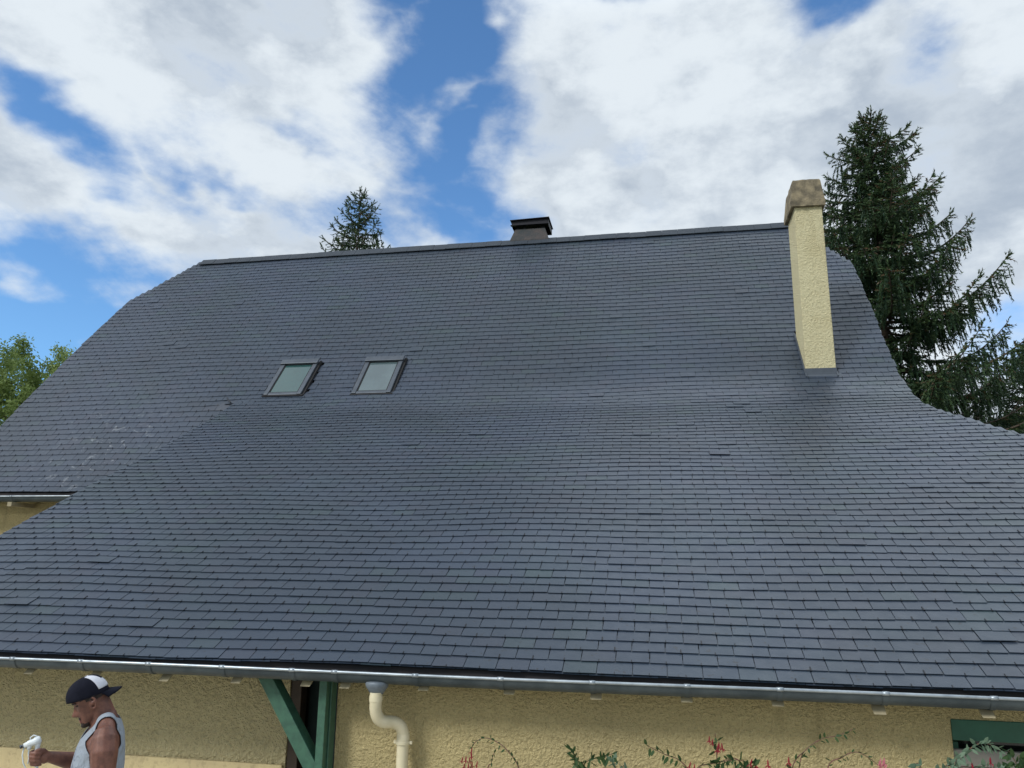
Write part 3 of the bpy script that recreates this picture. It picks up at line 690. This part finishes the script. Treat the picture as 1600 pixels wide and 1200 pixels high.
broadleaf('leafy_tree', (-20.3, 20.5, 0), [(-17.10, 20.2, 7.6, 1.0), (-18.9, 20.4, 7.5, 1.2), (-20.3, 20.6, 7.2, 1.4), (-18.2, 20, 6.2, 1.4), (-19.6, 20.3, 5.7, 1.7), (-16.30, 20.3, 7.5, .9), (-15.75, 20.4, 7.9, .75), (-21.4, 20.6, 6.6, 1.4), (-17.8, 20.2, 4.8, 1.3), (-16.40, 20.5, 6.1, 1.1), (-19.2, 20, 6.6, 1.2)],
          'light green leafy tree seen past the left verge of the roof', 5, 46000, .12)
broadleaf('leafy_tree', (15.3, 34, 0), [(14.9, 34, 10.3, .8), (15.8, 34, 9.4, 1.3), (16.3, 34, 8.0, 1.6), (14.5, 34, 7.0, 1.3), (12.8, 34, 6.4, 1.2)],
          'distant green tree at the right edge of the view beyond the low spruce', 8, 9000, .13, leafmat('far_leaves', (.03, .06, .03), (.07, .12, .05), .3))

# ------------------------------------------------------------------ fuchsia shoots in front of the wall
M_FL = leafmat('fuchsia_leaves', (.025, .065, .022), (.06, .11, .035), .3); M_FLP = leafmat('pale_leaves', (.10, .17, .11), (.17, .25, .17), .3)
M_STEM = varied('fuchsia_stem', (.13, .10, .05), (.16, .06, .05), 20, .7); M_RED = leafmat('red_fuchsia', (.30, .012, .035), (.42, .03, .06), .3); M_PINK = leafmat('pink_flower', (.55, .18, .22), (.6, .25, .28), .3)
def leafquad(L, p, d, size, rg, a, width=.45):
    d = Vector(d).normalized(); n = Vector(rg.normal(0, 1, 3)); n.y -= .8; s = d.cross(n).normalized(); p = Vector(p); n = s.cross(d).normalized()
    w = size*width
    o = len(L[0]); L[0].extend([p, p+d*size*.3+s*w*.42+n*size*.05, p+d*size*.65+s*w*.38, p+d*size, p+d*size*.65-s*w*.38, p+d*size*.3-s*w*.42+n*size*.05])
    L[1].append((o, o+1, o+2, o+3, o+4, o+5)); L[2].append(a)
def fuchsia(label, base, stems, flowers, seed, leaf=.038, pale=False, pink=False, pg=1.0):
    rg = np.random.default_rng(seed); root = empty('fuchsia_plant', base, label, 'plant', 'fuchsia plants along the front wall')
    sm = MB(); L = ([], [], [])
    for st_ in stems:
        pts = [Vector(base)+Vector((rg.normal(0, .05), rg.normal(0, .02), 0))]+[Vector(q) for q in st_]
        cr = []
        for i in range(len(pts)-1):
            p0, p1, p2, p3 = pts[max(i-1, 0)], pts[i], pts[i+1], pts[min(i+2, len(pts)-1)]
            for t in np.linspace(0, 1, 10, endpoint=False):
                cr.append(.5*((2*p1)+(-p0+p2)*t+(2*p0-5*p1+4*p2-p3)*t*t+(-p0+3*p1-3*p2+p3)*t**3))
        cr.append(pts[-1]); sm.tube(cr, [.0050*(1-.6*i/len(cr)) for i in range(len(cr))], 5)
        dist = 0
        for i in range(12, len(cr)):
            dist += (cr[i]-cr[i-1]).length
            if dist > .022/pg:
                dist = 0; d = (cr[i]-cr[i-1]).normalized()
                for sg in (-1, 1):
                    if rg.random() < .2: continue
                    dd = d*rg.uniform(.2, .8)+Vector((rg.normal(0, .5), -.25, sg*rg.uniform(.3, .9)-.35)); leafquad(L, cr[i]+dd*.004, dd, leaf*rg.uniform(.6, 1.5), rg, float(rg.uniform(0, 1)))
    sm.build('stem', M_STEM, root, smooth=True, origin=base)
    me = bpy.data.meshes.new('foliage'); b0 = Vector(base); me.from_pydata([tuple(q-b0) for q in L[0]], [], L[1]); me.materials.append(M_FLP if pale else M_FL)
    a = me.attributes.new('rnd', 'FLOAT', 'FACE'); a.data.foreach_set('value', L[2]); o = bpy.data.objects.new('foliage', me); COL.objects.link(o); o.parent = root
    for f in flowers:
        p = Vector(f); s = rg.uniform(.8, 1.15); fm = MB()
        tl_ = Vector((rg.normal(0, .12), rg.normal(0, .12), -1)).normalized()
        fm.tube([p, p+tl_*.012*s, p+tl_*.024*s, p+tl_*.031*s], [.0016, .0042*s, .0052*s, .003*s], 6)
        for k in range(4):
            an = k*math.pi/2+.4; o_ = Vector((math.cos(an), math.sin(an), 0)); b_ = p+tl_*.028*s
            s_ = tl_.cross(o_).normalized()*.0042*s
            fm.add([b_, b_+o_*.012*s+tl_*.006*s+s_, b_+o_*.020*s+tl_*.019*s, b_+o_*.012*s+tl_*.006*s-s_], [(0, 1, 2, 3)])
        fm.tube([p+tl_*.03*s, p+tl_*.052*s], [.003*s, .0012], 5)
        fm.build('flower', M_PINK if pink else M_RED, root)
    return root
Yp = 5.30
fuchsia('arching fuchsia shoot with a dense column of red flowers, leftmost along the wall', (-1.10, 5.3, 0),
        [[(-.93, 5.28, 1.05), (-.93, 5.25, 1.26), (-1.03, 5.25, 1.385), (-1.14, 5.26, 1.43), (-1.21, 5.26, 1.41), (-1.25, 5.27, 1.36)], [(-1.2, 5.32, 1.0), (-1.24, 5.3, 1.2), (-1.25, 5.29, 1.32)], [(-1.14, 5.3, 1.1), (-1.12, 5.3, 1.28), (-1.10, 5.29, 1.34)]],
        [(-1.255+random.gauss(0, .010), 5.25+random.gauss(0, .012), z) for z in (1.37, 1.345, 1.325, 1.31, 1.29, 1.275, 1.255, 1.24)]+[(-1.30, 5.27, 1.31), (-1.29, 5.27, 1.27), (-1.205, 5.27, 1.29)], 1, .026, pg=.8)
fuchsia('leafy dark green fuchsia clump at mid wall with a bluish leaf spray', (-.46, 5.3, 0),
        [[(-.52, 5.28, 1.05), (-.535, 5.27, 1.27), (-.56, 5.26, 1.33), (-.605, 5.26, 1.395)], [(-.50, 5.28, 1.1), (-.50, 5.27, 1.24), (-.52, 5.26, 1.31), (-.46, 5.26, 1.345), (-.39, 5.26, 1.36), (-.34, 5.26, 1.385)],
         [(-.42, 5.28, 1.05), (-.50, 5.27, 1.22), (-.47, 5.26, 1.27)]], [], 2, .046, pg=2.8)
fuchsia('pale grey green leafy shoot beside the dark clump at mid wall', (-.27, 5.3, 0),
        [[(-.27, 5.28, 1.05), (-.29, 5.27, 1.22), (-.33, 5.26, 1.31), (-.335, 5.26, 1.345)], [(-.27, 5.28, 1.1), (-.25, 5.27, 1.24), (-.28, 5.26, 1.32)], [(-.25, 5.28, 1.1), (-.22, 5.27, 1.2), (-.25, 5.26, 1.28)]], [], 3, .048, pale=True, pg=2.8)
fuchsia('fuchsia with one upright shoot of red flowers and a long thin bare twig', (.25, 5.3, 0),
        [[(.22, 5.28, 1.05), (.13, 5.27, 1.28), (.06, 5.26, 1.365), (-.03, 5.26, 1.395), (-.135, 5.26, 1.44)], [(.27, 5.28, 1.1), (.285, 5.27, 1.37), (.283, 5.26, 1.45), (.28, 5.25, 1.53)],
         [(.15, 5.28, 1.1), (.16, 5.27, 1.31), (.25, 5.26, 1.355), (.40, 5.26, 1.385), (.47, 5.26, 1.37)]],
        [(.262, 5.24, 1.50), (.30, 5.24, 1.485), (.315, 5.25, 1.478), (.295, 5.25, 1.47), (.245, 5.24, 1.515), (.13, 5.26, 1.36), (.15, 5.26, 1.35)], 4, .040, pg=.9)
fuchsia('leafy fuchsia shoot hanging over at low right of mid wall', (.50, 5.3, 0),
        [[(.50, 5.28, 1.1), (.44, 5.27, 1.33), (.40, 5.26, 1.39), (.34, 5.26, 1.385), (.28, 5.26, 1.35)], [(.5, 5.28, 1.1), (.46, 5.27, 1.3), (.50, 5.26, 1.36), (.53, 5.26, 1.32)]],
        [(.49, 5.25, 1.40), (.51, 5.25, 1.385)], 14, .050, pg=2.2)
fuchsia('fuchsia with a long slanting twig ending in a faded flower', (.70, 5.3, 0),
        [[(.70, 5.28, 1.05), (.72, 5.27, 1.35), (.80, 5.26, 1.46), (.89, 5.26, 1.525), (1.0, 5.26, 1.555), (1.09, 5.25, 1.60)], [(.74, 5.28, 1.1), (.76, 5.27, 1.36), (.80, 5.26, 1.46), (.90, 5.26, 1.53)]],
        [(.70, 5.25, 1.42), (.58, 5.25, 1.40)], 5, .034, pg=.45)
fuchsia('arching fuchsia twig bearing a pink flower left of the green lintel', (.92, 5.3, 0),
        [[(.90, 5.28, 1.05), (.92, 5.27, 1.36), (1.0, 5.26, 1.43), (1.08, 5.26, 1.465), (1.15, 5.26, 1.44), (1.20, 5.26, 1.40)]],
        [(1.215, 5.25, 1.44), (1.225, 5.25, 1.43), (1.205, 5.25, 1.425), (1.235, 5.25, 1.445)], 6, .034, pink=True, pg=.8)
fuchsia('grey green leafy shoots spreading in front of the window at the right', (1.65, 5.3, 0),
        [[(1.6, 5.27, 1.1), (1.5, 5.26, 1.34), (1.56, 5.25, 1.41), (1.66, 5.24, 1.49), (1.74, 5.24, 1.545), (1.80, 5.24, 1.55), (1.87, 5.24, 1.51)], [(1.6, 5.27, 1.1), (1.56, 5.26, 1.38), (1.62, 5.25, 1.46), (1.69, 5.24, 1.50)], [(1.55, 5.27, 1.1), (1.46, 5.26, 1.32), (1.42, 5.25, 1.42), (1.38, 5.25, 1.40)], [(1.7, 5.27, 1.1), (1.62, 5.26, 1.38), (1.72, 5.25, 1.42), (1.86, 5.24, 1.42)]],
        [(1.70, 5.24, 1.45)], 7, .044, pale=True, pg=1.8)
fuchsia('round clump of dark green leaves at the far right edge by the window', (1.98, 5.28, 0),
        [[(1.98, 5.27, 1.1), (1.95, 5.25, 1.38), (1.93, 5.24, 1.46), (1.90, 5.24, 1.52)], [(1.98, 5.27, 1.1), (1.93, 5.25, 1.36), (1.88, 5.24, 1.44)], [(1.98, 5.27, 1.1), (1.97, 5.25, 1.4), (1.95, 5.24, 1.50)], [(2.0, 5.27, 1.1), (1.96, 5.25, 1.36), (1.90, 5.24, 1.42), (1.84, 5.24, 1.40)]], [(1.80, 5.24, 1.48)], 9, .052, pg=2.0)

# ------------------------------------------------------------------ the man with the spray gun
def skinmat():
    m, n, b = material('skin', (.24, .105, .065), .5, 0, .4); co = objco(n)
    f = n.ramp(n.noise(co, 16, 8, .7), .35, .65); n.put(b.inputs['Base Color'], n.mix(f, (.19, .082, .054, 1), (.10, .042, .030, 1)))
    b.inputs['Subsurface Weight'].default_value = .06; b.inputs['Subsurface Radius'].default_value = (.02, .008, .004)
    bump(n, b, n.noise(co, 180, 3, .6), .15, .002); return m
M_SKIN = skinmat()
MC = Vector((-3.07, 4.0, 0)); FWD = Vector((-.79, -.613, 0)).normalized(); LFT = Vector((0, 0, 1)).cross(FWD)
MR = Matrix((FWD, LFT, Vector((0, 0, 1)))).transposed()
def lw(f, l, z): return Vector((f, l, z))
EAR = Vector((-.004, 0, 1.779)); PIT = R(28)
HR = Matrix.Rotation(PIT, 3, 'Y')      # local x forward tips down
HS = .945
def hd(x, y, z): return HR @ (Vector((x, y, z))*HS)+EAR
def ell(c, rx, ry, n=20, tilt=0, ex=2.0):
    out = []
    for k in range(n):
        t = 2*math.pi*k/n; cx_, sy_ = math.cos(t), math.sin(t)
        x = math.copysign(abs(cx_)**(2/ex), cx_)*rx; y = math.copysign(abs(sy_)**(2/ex), sy_)*ry
        out.append(Vector(c)+Vector((x, y, x*tilt)))
    return out
body = MB()
# torso (forward, left, up)
body.loft([ell((-.06, 0, .86), .11, .16, tilt=0), ell((-.06, 0, .93), .125, .175), ell((-.058, 0, 1.02), .120, .165), ell((-.060, 0, 1.12), .115, .155), ell((-.066, 0, 1.24), .118, .16), ell((-.072, 0, 1.36), .121, .175, ex=2.2),
           ell((-.075, 0, 1.46), .120, .188, ex=2.3), ell((-.078, 0, 1.54), .110, .190, ex=2.3), ell((-.082, 0, 1.60), .096, .180, tilt=-.1, ex=2.2), ell((-.084, 0, 1.64), .078, .150, tilt=-.2), ell((-.082, 0, 1.675), .062, .105, tilt=-.3), ell((-.075, 0, 1.70), .055, .070, tilt=-.45)])
def chain(pts, rad, n=14, target=None):
    mb_ = target or body; P = [Vector(p) for p in pts]
    d0 = (P[0]-P[1]).normalized(); d1 = (P[-1]-P[-2]).normalized()
    PP = [P[0]+d0*rad[0]*.95, P[0]+d0*rad[0]*.7]+P+[P[-1]+d1*rad[-1]*.7, P[-1]+d1*rad[-1]*.95]; RR = [rad[0]*.3, rad[0]*.72]+list(rad)+[rad[-1]*.72, rad[-1]*.3]
    mb_.tube(PP, RR, n)
chain([(-.085, 0, 1.62), (-.068, 0, 1.70), (-.040, 0, 1.765), (-.02, 0, 1.80)], [.075, .066, .060, .058])          # neck
for s in (-1, 1): chain([(-.085, s*.03, 1.685), (-.092, s*.10, 1.665), (-.090, s*.15, 1.625)], [.040, .044, .046])  # trapezius
# near (left) arm hanging
chain([(-.088, .185, 1.615), (-.092, .215, 1.55), (-.098, .235, 1.46), (-.100, .245, 1.38), (-.10, .25, 1.31)], [.066, .068, .058, .050, .043])
chain([(-.10, .25, 1.31), (-.085, .255, 1.24), (-.055, .26, 1.14), (-.03, .262, 1.05)], [.043, .045, .036, .027])
chain([(-.03, .262, 1.05), (-.022, .262, 1.02), (-.012, .262, .97)], [.028, .036, .034])
for i, ln in enumerate((.075, .085, .08, .06)):
    f0 = .018-.02*i; chain([(f0, .262, .955), (f0+.005, .262, .93-ln*.2), (f0+.004, .255, .93-ln*.6), (f0-.002, .245, .93-ln)], [.0095, .009, .0085, .0075], 8)
chain([(.012, .25, 1.01), (.035, .24, .98), (.038, .236, .945)], [.013, .011, .009], 8)
# far (right) arm raised, holding the gun
SHR, ELB, WR = (-.088, -.185, 1.615), (-.03, -.285, 1.395), (.165, -.125, 1.486)
chain([SHR, (-.075, -.22, 1.54), (-.05, -.255, 1.46), ELB], [.064, .062, .052, .045])
chain([ELB, (.02, -.24, 1.425), (.08, -.195, 1.447), WR], [.046, .049, .042, .028])
chain([WR, (.183, -.112, 1.488), (.205, -.108, 1.492)], [.027, .034, .030])
for i, z in enumerate((1.520, 1.502, 1.483, 1.465)):
    k = (0, .003, .001, -.006)[i]
    chain([(.205+k, -.128, z), (.236+k, -.122, z+.002), (.250+k, -.102, z+.001), (.246+k, -.080, z-.001), (.226+k, -.068, z-.003), (.203+k, -.072, z-.005)], [.0105, .0098, .0095, .0092, .0088, .0078], 8)
chain([(.178, -.105, 1.508), (.192, -.085, 1.528), (.212, -.076, 1.533), (.228, -.075, 1.530)], [.014, .012, .0105, .009], 8)
# legs
for s in (-1, 1):
    chain([(-.06, s*.09, .90), (-.05, s*.10, .72), (-.04, s*.105, .50), (-.05, s*.105, .36), (-.07, s*.105, .20), (-.075, s*.105, .07)], [.095, .085, .062, .058, .048, .036])
    chain([(-.085, s*.105, .05), (.0, s*.11, .045), (.09, s*.115, .032)], [.042, .042, .032])
# head: rings with a face profile
HP = [(-.120, .080, .040, .014), (-.114, .087, .018, .028), (-.103, .091, -.010, .041), (-.090, .088, -.035, .050), (-.076, .088, -.052, .056), (-.062, .086, -.064, .060), (-.046, .085, -.074, .064), (-.028, .083, -.084, .068), (-.010, .081, -.091, .071),
      (.008, .080, -.097, .072), (.022, .081, -.100, .073), (.036, .089, -.102, .074), (.050, .090, -.102, .075), (.066, .087, -.099, .074), (.082, .079, -.091, .070), (.096, .066, -.078, .061), (.108, .048, -.058, .048), (.117, .026, -.032, .029), (.121, .008, -.012, .009)]
zz_ = np.array([h[0] for h in HP]); nr = 64; hr = []
for z in np.linspace(-.120, .121, 60):
    xf, xb, hw = [float(np.interp(z, zz_, [h[i] for h in HP])) for i in (1, 2, 3)]
    ring = []
    for k in range(nr):
        t = 2*math.pi*k/nr; c, s = math.cos(t), math.sin(t); cx = (xf+xb)/2; rx = (xf-xb)/2; ex = 2.25 if c > 0 else 2.0
        x = cx+math.copysign(abs(c)**(2/ex), c)*rx; y = math.copysign(abs(s)**(2/ex), s)*hw
        if c > 0:
            g_ = lambda y0, sy, z0, sz: math.exp(-((abs(y)-y0)/sy)**2-((z-z0)/sz)**2)
            nose = float(np.interp(z, [-.056, -.048, -.040, -.030, -.012, .012, .026, .036], [0, .012, .030, .034, .022, .009, .005, 0]))*math.exp(-(y/(.0125 if z < -.02 else .010))**2)
            x += nose+.006*g_(.016, .008, -.038, .009)-.011*g_(.031, .014, .016, .010)+.005*g_(.030, .022, .036, .008)+.006*g_(0, .020, -.070, .006)+.006*g_(0, .018, -.083, .0055)-.003*g_(0, .025, -.0765, .003)-.005*g_(0, .02, -.093, .005)+.005*g_(0, .018, -.108, .009)+.004*g_(.048, .014, -.012, .014)+.004*g_(.03, .009, .015, .006)
        ring.append(hd(x, y, z))
    hr.append(ring)
body.loft(hr)
for s in (-1, 1):   # ears
    er = []
    for k in range(14):
        t = 2*math.pi*k/14; er.append((-.008+.016*math.cos(t)-.005*math.sin(t), s*(.076+.008*(1 if math.cos(t) < .2 else 0)), -.008+.029*math.sin(t)))
    body.tube([hd(*q) for q in er]+[hd(*er[0])], .0062, 8, cap=False); chain([hd(.002, s*.070, -.008), hd(-.012, s*.078, -.006)], [.014, .013], 8)
raw = body.build('body_raw', M_SKIN)
rm = raw.modifiers.new('remesh', 'REMESH'); rm.mode = 'VOXEL'; rm.voxel_size = .0032; rm.use_smooth_shade = True
sm_ = raw.modifiers.new('smooth', 'SMOOTH'); sm_.factor = .5; sm_.iterations = 12
bpy.context.view_layer.update(); dg = bpy.context.evaluated_depsgraph_get()
bme = bpy.data.meshes.new_from_object(raw.evaluated_get(dg)); bpy.data.objects.remove(raw)
person = empty('person', tuple(MC), 'man in grey tank top and backwards dark cap looking down at spray gun', 'person')
person.rotation_euler = MR.to_euler()
bme.name = 'body'; bo = bpy.data.objects.new('body', bme); COL.objects.link(bo); bo.parent = person
if not bme.materials: bme.materials.append(M_SKIN)
nv = len(bme.vertices); co = np.empty(nv*3); bme.vertices.foreach_get('co', co); co = co.reshape(-1, 3); no = np.empty(nv*3); bme.vertices.foreach_get('normal', no); no = no.reshape(-1, 3)
polys = [tuple(p.vertices) for p in bme.polygons]
PA = np.array([p if len(p) == 4 else (*p, p[-1]) for p in polys]); CEN = co[PA].mean(1)
def seg_d(P, a, b):
    a, b = np.array(a), np.array(b); ab = b-a; t = np.clip(((P-a)@ab)/(ab@ab), 0, 1); return np.linalg.norm(P-(a+t[:, None]*ab), axis=1)
def shell(name, mask, off, mat, parent=person, solid=.003, sm=2):
    keep = PA[mask]; used = np.unique(keep); mp = -np.ones(nv, int); mp[used] = np.arange(len(used)); offv = off(co[used]) if callable(off) else off
    V_ = co[used]+no[used]*(offv[:, None] if hasattr(offv, 'shape') else offv)
    me = bpy.data.meshes.new(name); me.from_pydata(V_.tolist(), [], [tuple(dict.fromkeys(mp[list(f)].tolist())) for f in keep]); me.materials.append(mat); me.polygons.foreach_set('use_smooth', [True]*len(me.polygons))
    o = bpy.data.objects.new(name, me); COL.objects.link(o); o.parent = parent
    s_ = o.modifiers.new('s', 'SMOOTH'); s_.iterations = sm; s_.factor = .5; d_ = o.modifiers.new('d', 'SOLIDIFY'); d_.thickness = solid; d_.offset = 1
    return o
f_, l_, z_ = CEN.T; al = np.abs(l_)
arm = np.minimum(seg_d(CEN, (-.098, .235, 1.46), (-.10, .25, 1.31)), seg_d(CEN, (-.092, .215, 1.55), (-.098, .235, 1.46)))
arm2 = np.minimum(seg_d(CEN, (-.075, -.22, 1.54), ELB), seg_d(CEN, ELB, WR)); fore = seg_d(CEN, (-.10, .25, 1.31), (-.03, .262, 1.05))
hole = (((f_+.088)/.085)**2+((z_-1.612)/.100)**2 < 1) & (al > .118)
front = f_ > -.085
neckl = np.where(front, (z_ > 1.585+np.clip(al-.02, 0, 1)*1.2) & (al < .075), (z_ > 1.675+np.clip(al-.02, 0, 1)*.3) & (al < .07))
tank = (z_ > .97) & (z_ < 1.735) & ~hole & ~neckl & (arm > .074) & (arm2 > .070) & (fore > .06) & (f_ < .10) & ~((z_ > 1.69) & (al < .062)) & (al < .19) & ~((z_ > 1.60) & (al > .125))
M_TANK, n_t, b_t = material('grey_jersey', (.36, .40, .44), .9, 0, .1); ct = objco(n_t)
wv = n_t.ramp(n_t.noise(ct, 14, 4, .6, .8), .56, .66); sx_ = n_t.n('ShaderNodeSeparateXYZ'); n_t.put(sx_.inputs[0], ct)
stn = n_t.m('MULTIPLY', wv, n_t.ramp(sx_.outputs[0], -.03, .03)); n_t.put(b_t.inputs['Base Color'], n_t.mix(n_t.m('MULTIPLY', stn, .75), n_t.mix(n_t.noise(ct, 30, 3), (.23, .26, .30, 1), (.30, .34, .38, 1)), (.07, .075, .13, 1)))
bump(n_t, b_t, n_t.noise(ct, 7, 3, .5, 1.8), 1.0, .035)
shell('tank_top', tank, .006, M_TANK)
M_JEAN = varied('work_trousers', (.06, .07, .09), (.10, .10, .11), 9, .9)
shell('trousers', (z_ < 1.0) & (z_ > .10) & (fore > .06) & (al < .24) & (seg_d(CEN, (-.03, .262, 1.05), (-.01, .26, .86)) > .055), .014, M_JEAN)
M_SHOE = varied('work_shoes', (.03, .028, .026), (.05, .045, .04), 9, .7); shell('shoe', (z_ < .13) & (l_ > 0), .010, M_SHOE); shell('shoe', (z_ < .13) & (l_ < 0), .010, M_SHOE)
HL = (CEN-np.array(EAR))@np.array(HR)/HS      # head-local coordinates
hx, hy, hz = HL.T; inhead = (np.abs(hy) < .085) & (hz < .13) & (hz > -.13)
M_HAIR = varied('black_hair', (.018, .012, .010), (.03, .02, .016), 40, .85, 0, .6, 200, .003)
shell('hair', inhead & (hz > -.035) & (hx < .045-.0*hz) & ~((np.abs(hy) > .060) & (hx > -.030) & (hx < .034) & (hz < .012)) & (hz > -.03-.35*(hx+.02)) & (hz > .002) & ~((hx > .02) & (hz < .03)) , .0022, M_HAIR, solid=.002, sm=1)
shell('moustache', inhead & (hz < -.055) & (hz > -.067) & (np.abs(hy) < .028) & (hx > .06), .0018, M_HAIR, solid=.0015, sm=1)
shell('beard', inhead & (np.abs(hy) < .045) & (hx > .05) & (hz < -.089) & (hz > -.124) & (hx > .035) & ~((hz > -.096) & (np.abs(hy) > .034)), .0018, M_HAIR, solid=.0015, sm=1)
for sg_ in (-1, 1): shell('eyebrow', inhead & (hz > .028) & (hz < .037) & (hx > .055) & (sg_*hy > .014) & (sg_*hy < .050), .0022, M_HAIR, solid=.002, sm=1)
for sg_ in (-1, 1): shell('eyelash', inhead & (hz > .008) & (hz < .015) & (hx > .055) & (sg_*hy > .018) & (sg_*hy < .044), .0010, M_HAIR, solid=.001, sm=0)
shell('lips', inhead & (hz > -.0885) & (hz < -.0655) & (hx > .078) & (np.abs(hy) < .021), .0008, varied('lip', (.22, .07, .06), (.18, .06, .05), 20, .5), solid=.001, sm=1)
# cap, worn backwards
M_NAVY = varied('navy_cloth', (.005, .006, .012), (.009, .010, .018), 20, .9, 0, .2, 60, .004, .15); M_WHITE = varied('white_cloth', (.55, .57, .62), (.48, .50, .56), 20, .9, 0, .2, 60, .004)
def cap_pt(th, ph, o=0.0):      # th around (0 = face), ph 0 at the rim to 1 at the crown
    c, s = math.cos(th), math.sin(th); rim = .010+.038*(.5+.5*c)
    z = rim+(.137-rim)*math.sin(ph*math.pi/2); r = max(0.0, 1-((max(z, .03)-.03)/.1075)**2.35)**.5
    return hd(.004+(.109+o)*r*c*(1.0 if c > 0 else .99), (.0845+o)*r*s, z+o*math.sin(ph*1.5))
def grid(name, ths, phs, o, mat, par, sol=.003):
    mb_ = MB(); nt_, np_ = len(ths), len(phs); vs_ = [cap_pt(t, p, o) for p in phs for t in ths]
    mb_.add(vs_, [(j*nt_+i, j*nt_+i+1, (j+1)*nt_+i+1, (j+1)*nt_+i) for j in range(np_-1) for i in range(nt_-1)])
    me_ = mb_.build(name, mat, None, smooth=True); me_.parent = par
    m_ = me_.modifiers.new('s', 'SOLIDIFY'); m_.thickness = sol; m_.offset = 0; return me_
cap = grid('cap', np.linspace(0, 2*math.pi, 49), np.linspace(0, 1, 15), 0, M_NAVY, person)
grid('front_panel', np.linspace(math.pi-.95, math.pi+.95, 22), np.linspace(.14, .82, 12), .0032, M_WHITE, cap, .002)
grid('emblem', np.linspace(math.pi-.30, math.pi+.30, 9), np.linspace(.42, .80, 6), .0055, M_NAVY, cap, .002)
mb = MB(); rows = []
for u in np.linspace(0, 1, 7):
    row = []
    for t in np.linspace(-.92, .92, 17):
        th = math.pi+t; p0 = cap_pt(th, .03); ln = .060*(1-.30*(t/.92)**2)*(1 if abs(t) < .8 else .62)
        p0 = p0+HR @ Vector((-ln*u, 0, -.001-.016*u-.010*u*u-.020*(t*t)*u)); row.append(p0)
    rows.append(row)
mb.add([q for r in rows for q in r], [(j*17+i, j*17+i+1, (j+1)*17+i+1, (j+1)*17+i) for j in range(6) for i in range(16)])
vz = mb.build('visor', M_NAVY, None, smooth=True); vz.parent = cap; q = vz.modifiers.new('s', 'SOLIDIFY'); q.thickness = .004

# spray gun
M_GUN = varied('white_plastic', (.70, .74, .74), (.58, .64, .66), 30, .4); M_STEEL = material('gun_steel', (.10, .11, .12), .35, .9)[0]
def w2(f, l, z): return MR @ Vector((f, l, z))+MC
gun = empty('spray_gun', tuple(w2(.225, -.1, 1.45)), 'white paint spray gun held in the hand of the man', 'spray gun')
mb = MB(); A0, A1 = Vector((.212, -.100, 1.582)), Vector((.288, -.100, 1.556))
gb = MB(); gb.tube([w2(*(A0+(A1-A0)*t)) for t in (0, .08, .35, .4, .75, .8, 1)], [.014, .021, .021, .018, .016, .013, .011], 14)
gb.tube([w2(.222, -.1, 1.578), w2(.224, -.1, 1.55), w2(.222, -.1, 1.50), w2(.214, -.1, 1.448)], [.014, .0125, .012, .013], 12)
gb.tube([w2(.262, -.1, 1.563), w2(.262, -.1, 1.535)], [.012, .010], 12)
gb.build('gun_body', M_GUN, gun, smooth=True)
mb = MB(); mb.tube([w2(.286, -.1, 1.557), w2(.300, -.1, 1.552)], [.0095, .007], 12); mb.tube([w2(.298, -.1, 1.5525), w2(.305, -.1, 1.5505)], [.011, .009], 8); mb.build('nozzle', M_STEEL, gun, smooth=True)
mb = MB(); mb.tube([w2(.258, -.1, 1.566), w2(.262, -.1, 1.595), w2(.248, -.1, 1.605), w2(.232, -.1, 1.598), w2(.222, -.1, 1.583)], .0035, 8); mb.build('hanging_hook', M_GUN, gun, smooth=True)
mb = MB(); mb.tube([w2(.258, -.1, 1.55), w2(.262, -.1, 1.52), w2(.256, -.1, 1.49), w2(.258, -.1, 1.465)], .0038, 8); mb.build('trigger', M_GUN, gun, smooth=True)
mb = MB(); mb.tube([w2(.286, -.105, 1.548), w2(.289, -.105, 1.51), w2(.280, -.105, 1.47), w2(.262, -.105, 1.435), w2(.225, -.1, 1.425), w2(.214, -.1, 1.445)], .0032, 8); mb.build('trigger_guard', M_GUN, gun, smooth=True)
mb = MB(); mb.tube([w2(*q) for q in [(.214, -.1, 1.45), (.208, -.1, 1.40), (.19, -.1, 1.25), (.20, -.12, .9), (.24, -.15, .5), (.30, -.1, .15), (.38, 0, .02), (.6, .1, .012), (1.0, .05, .012)]], .0065, 10)
tag(mb.build('paint_hose', M_GUN, None, smooth=True), 'thin white hose hanging from the handle of the spray gun', 'hose')
